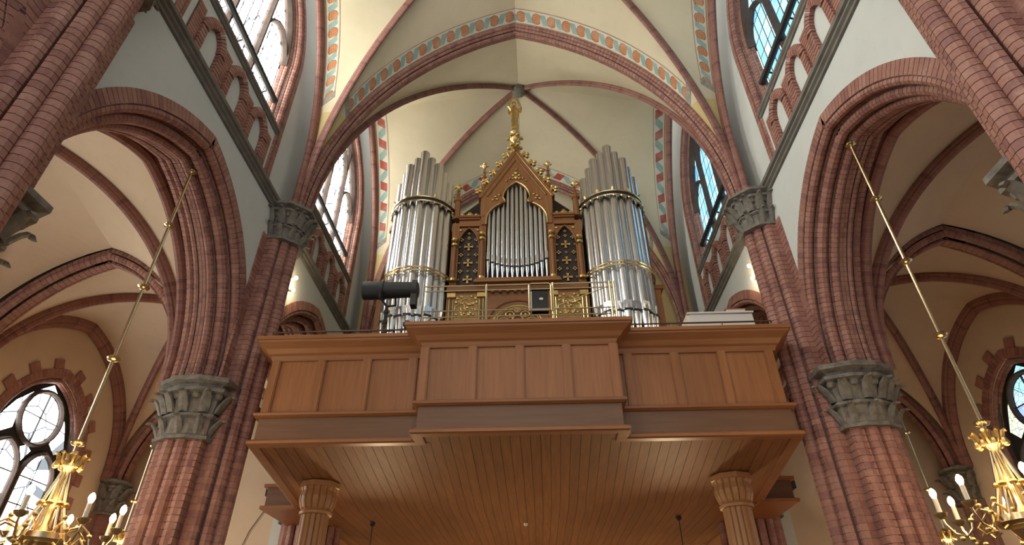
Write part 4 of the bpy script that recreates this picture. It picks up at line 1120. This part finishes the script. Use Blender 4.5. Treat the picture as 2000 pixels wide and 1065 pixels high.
for sg in (-1, 1):
    xc = sg*1.375
    bk_ = ob(xc-0.30, xc+0.30, OY+0.10, OY+0.16, 10.36, 12.40, 'dark_panel', 'dark_wood')
    for z in (10.62, 11.18, 11.74): cross(bk_, OX+xc, z, 0.125, OY+0.05)
    for z in (10.90, 11.46, 12.0):
        for s in (-1, 1): diamond(bk_, OX+xc+s*0.21, z, 0.085, OY+0.06)
    for z in (10.62, 11.18, 11.74):
        for s in (-1, 1): diamond(bk_, OX+xc+s*0.25, z, 0.045, OY+0.06)
    diamond(bk_, OX+xc, 12.05, 0.07, OY+0.06); diamond(bk_, OX+xc, 12.22, 0.06, OY+0.06)
    for z in (10.90, 11.46):
        diamond(bk_, OX+xc, z, 0.05, OY+0.06)
    # pointed head of the bay
    m = MB(); A_ = pointed_pts(0.29, 11.78, 12.38, 8)
    for s in (-1, 1):
        for i in range(8):
            p, q = A_[i], A_[i+1]
            m.hexa([(OX+xc+s*p[0], OY, p[1]), (OX+xc+s*0.32, OY, p[1]), (OX+xc+s*0.32, OY, q[1]), (OX+xc+s*q[0], OY, q[1]), (OX+xc+s*p[0], OY+0.09, p[1]), (OX+xc+s*0.32, OY+0.09, p[1]), (OX+xc+s*0.32, OY+0.09, q[1]), (OX+xc+s*q[0], OY+0.09, q[1])])
    m.build('bay_head', 'case_z', ORG)
    m = MB(); m.tube([(OX+xc+x, OY-0.01, z) for x, z, _, _ in A_] + [(OX+xc-x, OY-0.01, z) for x, z, _, _ in A_[::-1][1:]], 0.022, 6); m.build('bay_arch', 'case_z', ORG, True)
    for s in (-1, 1): m = MB(); m.blob((OX+xc+s*0.24, OY-0.02, 12.3), 0.05, 0.03, 0.06, 6, 4); m.build('spandrel_leaf', 'gilt', ORG, True)
    for z0, z1, d in ((12.42, 12.52, 0.04), (12.52, 12.66, 0.0), (12.66, 12.72, 0.06), (12.72, 12.79, 0.10)):
        ob(xc-0.30, xc+0.30, OY-d, OY+0.3, z0, z1, 'bay_cornice', 'case_x')
    for dx, s in ((-0.2, 0.05), (0, 0.075), (0.2, 0.05)):
        m = MB(); m.blob((OX+xc+dx, OY-0.04, 12.79+s), s, 0.03, s*1.3, 7, 4); m.build('cresting', 'gilt', ORG, True)
        for q in (-1, 1): m = MB(); m.blob((OX+xc+dx+q*s, OY-0.04, 12.79+s*0.6), s*0.6, 0.03, s*0.6, 6, 4); m.build('cresting', 'gilt', ORG, True)
# lower case
ob(-1.9, 1.9, OY-0.02, OY+0.4, 6.0, 10.33, 'lower_case', 'case_z')
ob(-1.9, 1.9, OY-0.10, OY+0.3, 10.16, 10.33, 'belt_cornice', 'case_x')
for j in range(9):
    ob(-0.9+j*0.2, -0.82+j*0.2, OY-0.14, OY, 10.08, 10.16, 'dentil', 'case_x')
for sg in (-1, 1):
    xc = sg*1.36
    for dx in (-0.40, 0.40):
        for q in (-0.05, 0.0, 0.05):
            m = MB(); m.tube([(OX+xc+dx+q, OY-0.06, 8.2), (OX+xc+dx+q, OY-0.06, 9.95)], 0.02, 6); m.build('pilaster_reed', 'gilt' if q else 'case_z', ORG, True)
        ob(xc+dx-0.11, xc+dx+0.11, OY-0.12, OY, 9.95, 10.08, 'pilaster_cap', 'gilt')
    pn = ob(xc-0.32, xc+0.32, OY-0.05, OY, 8.9, 10.05, 'carved_panel', 'gilt_wood')
    for s in (-1, 1):
        m = MB(); pts = [(OX+xc+s*0.30, OY-0.06, 9.54)] + [(OX+xc+s*(0.19+0.11*math.cos(t)), OY-0.06, 9.60+0.14*math.sin(t)) for t in np.linspace(0, 1.9, 7)] + [(OX+xc+s*(0.15*math.cos(t)), OY-0.06, 9.80+0.13*math.sin(t)) for t in np.linspace(0.1, PI/2, 5)]
        m.tube(pts, 0.02, 6); m.build('trefoil_moulding', 'gilt', pn, True)
    rnd = random.Random(3)
    for k in range(34):
        u_, z_ = rnd.uniform(-0.26, 0.26), rnd.uniform(9.42, 9.80)
        if abs(u_) > 0.2 and z_ > 9.7: continue
        m = MB(); m.blob((OX+xc+u_, OY-0.06, z_), rnd.uniform(0.025, 0.055), 0.03, rnd.uniform(0.025, 0.05), 6, 4); m.build('carved_leaf', 'gilt', pn, True)
    for s in (-1, 1):
        for dx, z in ((0.24, 9.94), (0.14, 10.0), (0.27, 9.82)):
            m = MB(); m.blob((OX+xc+s*dx, OY-0.06, z), 0.05, 0.03, 0.04, 6, 4); m.build('carved_leaf', 'gilt', pn, True)
    m = MB(); m.tube([(OX+xc+0.22*math.cos(t), OY-0.06, 9.10+0.2*math.sin(t)) for t in np.linspace(0, PI, 11)], 0.022, 6); m.build('arch_moulding', 'gilt', pn, True)
    m = MB(); m.blob((OX+xc, OY-0.05, 9.13), 0.12, 0.03, 0.09, 8, 4); m.build('dark_rosette', 'dark_wood', pn, True)
    for k in range(6):
        a = 2*PI*k/6; m = MB(); m.blob((OX+xc+0.14*math.cos(a), OY-0.06, 9.13+0.1*math.sin(a)), 0.035, 0.025, 0.03, 6, 4); m.build('rosette_petal', 'gilt', pn, True)
cp = ob(-0.88, 0.88, OY-0.05, OY, 8.2, 9.95, 'centre_panel', 'case_x')
for R_, r, mat in ((0.82, 0.03, 'case_z'), (0.66, 0.035, 'gilt'), (0.60, 0.02, 'gilt')):
    m = MB(); m.tube([(OX+R_*math.cos(t), OY-0.06, 9.02+R_*math.sin(t)) for t in np.linspace(0.0, PI, 25)], r, 6); m.build('centre_arch', mat, cp, True)
m = MB(); m.lathe([(0.58, -0.01), (0.58, 0.01)], (OX, OY-0.055, 9.02), 32, ax=(0, 1, 0)); m.build('tracery_ground', 'spandrel_red', cp)
for x, z, R_ in ((-0.36, 9.18, 0.15), (0.36, 9.18, 0.15), (0, 9.24, 0.14), (-0.2, 9.40, 0.11), (0.2, 9.40, 0.11), (0, 9.52, 0.07)):
    m = MB(); m.tube([(OX+x+R_*math.cos(t), OY-0.08, z+R_*math.sin(t)*0.8) for t in np.linspace(0, 2*PI, 15)], 0.022, 6); m.build('tracery_ring', 'gilt', cp, True)
    m = MB(); m.blob((OX+x, OY-0.08, z), 0.04, 0.03, 0.035, 6, 4); m.build('tracery_boss', 'gilt', cp, True)

# ================================================================== things on the gallery
t = thing('spotlight', 'black cylindrical stage spotlight on a stand beside the organ pipes', 'spotlight', (-2.75, 10.6, 7.2))
m = MB(); m.lathe([(0.17, -3.36), (0.20, -3.35), (0.20, -3.0), (0.215, -2.99), (0.215, -2.90), (0.19, -2.88), (0.17, -2.3), (0.185, -2.29), (0.185, -2.18), (0.12, -2.16)], (0, 10.6, 8.53), 20, ax=(1, 0, 0)); m.build('barrel', 'black', t, True)
m = MB(); m.box(-2.30, -2.18, 10.5, 10.7, 8.10, 8.72); m.build('rear_plate', 'black', t)
m = MB(); m.tube([(-2.95, 10.42, 8.53), (-2.93, 10.42, 8.25), (-2.80, 10.6, 8.12), (-2.67, 10.78, 8.25), (-2.69, 10.78, 8.53)], 0.025, 6); m.build('yoke', 'black', t)
m = MB(); m.tube([(-2.80, 10.6, 8.14), (-2.80, 10.6, 7.2)], 0.035, 8); m.build('stand', 'black', t)
for z in (7.95, 7.7, 7.45): m = MB(); m.lathe([(0.05, z), (0.06, z+0.03), (0.05, z+0.08)], (-2.80, 10.6, 0), 8); m.build('clamp', 'black', t)
m = MB(); m.lathe([(0.075, 0), (0.085, 0.03), (0.085, 0.10), (0.05, 0.11)], (-2.24, 10.32, 7.47), 14, ax=(0, -1, 0)); m.build('knob', 'black', t, True)
m = MB(); m.tube([(-2.8, 10.5, 7.45), (-2.24, 10.4, 7.47)], 0.015, 6); m.build('arm', 'black', t)
t = thing('monitor_speaker', 'black box with pale badge in a white frame on the brass railing', 'speaker', (0.43, 10.05, 7.6))
m = MB(); m.box(0.27, 0.60, 10.03, 10.22, 7.62, 8.08); m.build('cabinet', 'black_shiny', t)
m = MB(); m.blob((0.46, 10.025, 7.86), 0.045, 0.008, 0.03, 10, 4); m.build('badge', 'white_paint', t, True)
m = MB(); m.tube([(0.22, 9.98, 7.55), (0.22, 9.98, 8.16), (0.26, 9.98, 8.20), (0.62, 9.98, 8.20), (0.66, 9.98, 8.16), (0.66, 9.98, 7.55)], 0.018, 6); m.build('frame', 'brass', t)
m = MB(); m.box(0.24, 0.62, 10.0, 10.04, 7.585, 7.615); m.box(0.245, 0.27, 10.0, 10.04, 7.6, 8.02); m.build('ledge', 'white_paint', t)
t = thing('organ_console', 'white slant-sided console behind the parapet rail with a red book on top', 'console', (4.2, 10.95, 6.0))
m = MB(); m.hexa([(3.34, 10.75, 6.0), (4.88, 10.75, 6.0), (4.88, 11.3, 6.0), (3.34, 11.3, 6.0), (3.53, 10.75, 7.84), (4.82, 10.75, 7.82), (4.82, 11.3, 7.82), (3.53, 11.3, 7.84)]); m.build('body', 'white_paint', t)
m = MB(); m.box(3.49, 4.85, 10.72, 11.33, 7.84, 7.875); m.build('lid', 'white_paint', t)
m = MB(); m.hexa([(3.27, 10.77, 6.0), (3.34, 10.77, 6.0), (3.34, 11.28, 6.0), (3.27, 11.28, 6.0), (3.46, 10.77, 7.82), (3.53, 10.77, 7.82), (3.53, 11.28, 7.82), (3.46, 11.28, 7.82)]); m.build('side_panel', 'candle', t)
t = thing('hymn_book', 'closed red book lying on the white console', 'book', (4.5, 10.9, 7.88))
m = MB(); m.box(4.30, 4.72, 10.76, 11.05, 7.877, 7.895); m.box(4.30, 4.72, 10.76, 11.05, 7.95, 7.965); m.build('cover', 'red_cloth', t)
m = MB(); m.box(4.32, 4.71, 10.775, 11.04, 7.893, 7.952); m.build('pages', 'white_paint', t)
# wall lamps
for sg in (-1, 1):
    t = thing('wall_lamp', 'pair of small bright spot bulbs on the wall above the gallery, %s side' % LIT[sg], 'lamp', (sg*5.8, 12.05, 9.7))
    m = MB(); m.box(sg*5.72, sg*5.81, 12.0, 12.1, 9.55, 9.95); m.build('bracket', 'white_paint', t)
    for z in (9.92, 9.56):
        m = MB(); m.blob((sg*5.62, 12.05, z), 0.05, 0.05, 0.05, 8, 5); m.build('bulb', 'spot_bulb', t, True)
        m = MB(); m.lathe([(0.03, 0), (0.06, 0.06), (0.06, 0.08)], (sg*5.72, 12.05, z), 10, ax=(-sg, 0, 0)); m.build('socket', 'brass', t, True)
    L = bpy.data.lights.new('wall_lamp_light', 'POINT'); L.energy = 22*LAMP; L.color = (1.0, 0.78, 0.50); L.shadow_soft_size = 0.08
    lo = bpy.data.objects.new('wall_lamp_light', L); COL.objects.link(lo); lo.parent = t; lo.matrix_basis = Matrix.Translation((-sg*0.30, 0, 0.05))

# ================================================================== chandeliers
def chandelier(x, y, ztop, zc, label, scale=1.0):
    t = thing('chandelier', label, 'chandelier', (x, y, zc))
    m = MB(); m.tube([(x, y, zc), (x, y, ztop)], 0.026*scale, 8); m.build('rod', 'brass', t, True)
    n = int((ztop-zc)/1.3)
    for k in range(0, n+1):
        z = ztop-0.02-k*1.32
        if z < zc+0.1: break
        m = MB(); m.lathe([(0.02, z-0.05), (0.085, z-0.025), (0.10, z), (0.085, z+0.025), (0.02, z+0.05)], (x, y, 0), 12); m.build('bead', 'brass', t, True)
    m = MB(); m.lathe([(0.03, zc+0.16), (0.10, zc+0.10), (0.07, zc+0.02), (0.12, zc-0.06), (0.06, zc-0.14), (0.05, zc-0.2)], (x, y, 0), 12); cr = m.build('crown', 'brass', t, True)
    for k in range(8):
        a = 2*PI*k/8
        m = MB(); m.tube([(x+0.08*math.cos(a), y+0.08*math.sin(a), zc-0.05), (x+0.14*math.cos(a), y+0.14*math.sin(a), zc+0.0), (x+0.17*math.cos(a), y+0.17*math.sin(a), zc+0.09), (x+0.21*math.cos(a), y+0.21*math.sin(a), zc+0.10)], 0.026, 6); m.blob((x+0.16*math.cos(a+0.39), y+0.16*math.sin(a+0.39), zc-0.04), 0.045, 0.045, 0.05, 7, 4); m.build('crown_leaf', 'gilt', cr, True)
    # flaring stays
    for k in range(8):
        a = 2*PI*(k+0.5)/8
        m = MB(); m.tube([(x+0.05*math.cos(a), y+0.05*math.sin(a), zc-0.12), (x+0.14*math.cos(a), y+0.14*math.sin(a), zc-0.55), (x+0.30*math.cos(a), y+0.30*math.sin(a), zc-0.98)], 0.018, 6); s_ = m.build('stay', 'brass', t, True)
        m = MB(); m.blob((x+0.15*math.cos(a), y+0.15*math.sin(a), zc-0.55), 0.05, 0.05, 0.035, 7, 4); m.build('stay_knop', 'gilt', s_, True)
    m = MB(); m.lathe([(0.30, zc-1.03), (0.34, zc-1.0), (0.34, zc-0.93), (0.30, zc-0.92)], (x, y, 0), 20); m.build('hoop', 'brass', t, True)
    m = MB(); m.lathe([(0.04, zc-0.15), (0.05, zc-0.8), (0.16, zc-0.95), (0.20, zc-1.08), (0.12, zc-1.2), (0.05, zc-1.28), (0.09, zc-1.36), (0.05, zc-1.45), (0.01, zc-1.5)], (x, y, 0), 14); m.build('stem', 'brass', t, True)
    for k in range(8):
        a = 2*PI*k/8+0.35; ca, sa = math.cos(a), math.sin(a)
        P = lambda r, z: (x+r*ca, y+r*sa, zc+z)
        m = MB(); m.tube([P(0.20, -0.98), P(0.32, -0.84), P(0.44, -0.80), P(0.54, -0.88), P(0.58, -1.02), P(0.66, -1.10), P(0.77, -1.06), P(0.84, -0.94), P(0.85, -0.86)], 0.015, 6); arm = m.build('arm', 'brass', t, True)
        m = MB(); m.tube([P(0.36, -1.05), P(0.46, -1.10), P(0.52, -1.02), P(0.46, -0.95), P(0.42, -1.0)], 0.014, 5); m.build('scroll', 'gilt', arm, True)
        for r, z in ((0.42, -0.76), (0.56, -0.92), (0.72, -1.12), (0.62, -1.14)):
            m = MB(); m.blob(P(r, z), 0.035, 0.035, 0.03, 6, 4); m.build('arm_leaf', 'gilt', arm, True)
        m = MB(); m.lathe([(0.03, -0.88), (0.075, -0.84), (0.085, -0.81), (0.04, -0.80)], (x+0.85*ca, y+0.85*sa, zc), 10); m.build('drip_pan', 'brass', arm, True)
        m = MB(); m.lathe([(0.028, -0.81), (0.028, -0.63)], (x+0.85*ca, y+0.85*sa, zc), 8); m.build('candle', 'candle', arm, True)
        m = MB(); m.lathe([(0.02, -0.63), (0.034, -0.60), (0.042, -0.565), (0.034, -0.53), (0.012, -0.50)], (x+0.85*ca, y+0.85*sa, zc), 8); m.build('bulb', 'bulb', arm, True)
    L = bpy.data.lights.new('chandelier_light', 'POINT'); L.energy = 75*LAMP; L.color = (1.0, 0.66, 0.34); L.shadow_soft_size = 0.5
    lo = bpy.data.objects.new('chandelier_light', L); COL.objects.link(lo); lo.parent = t; lo.matrix_basis = Matrix.Translation((0, 0, -0.35))
chandelier(-6.2, 8.0, 9.68, 4.10, 'brass chandelier on a long rod before the bright rose window')
chandelier(6.2, 7.85, 9.68, 4.14, 'brass chandelier on a long rod before the blue rose window')
chandelier(-9.22, 14.2, 10.4, 4.30, 'far brass chandelier rod hanging in the sunlit aisle behind the pier')
chandelier(9.14, 14.2, 10.4, 4.12, 'far brass chandelier hanging in the shaded aisle behind the pier')
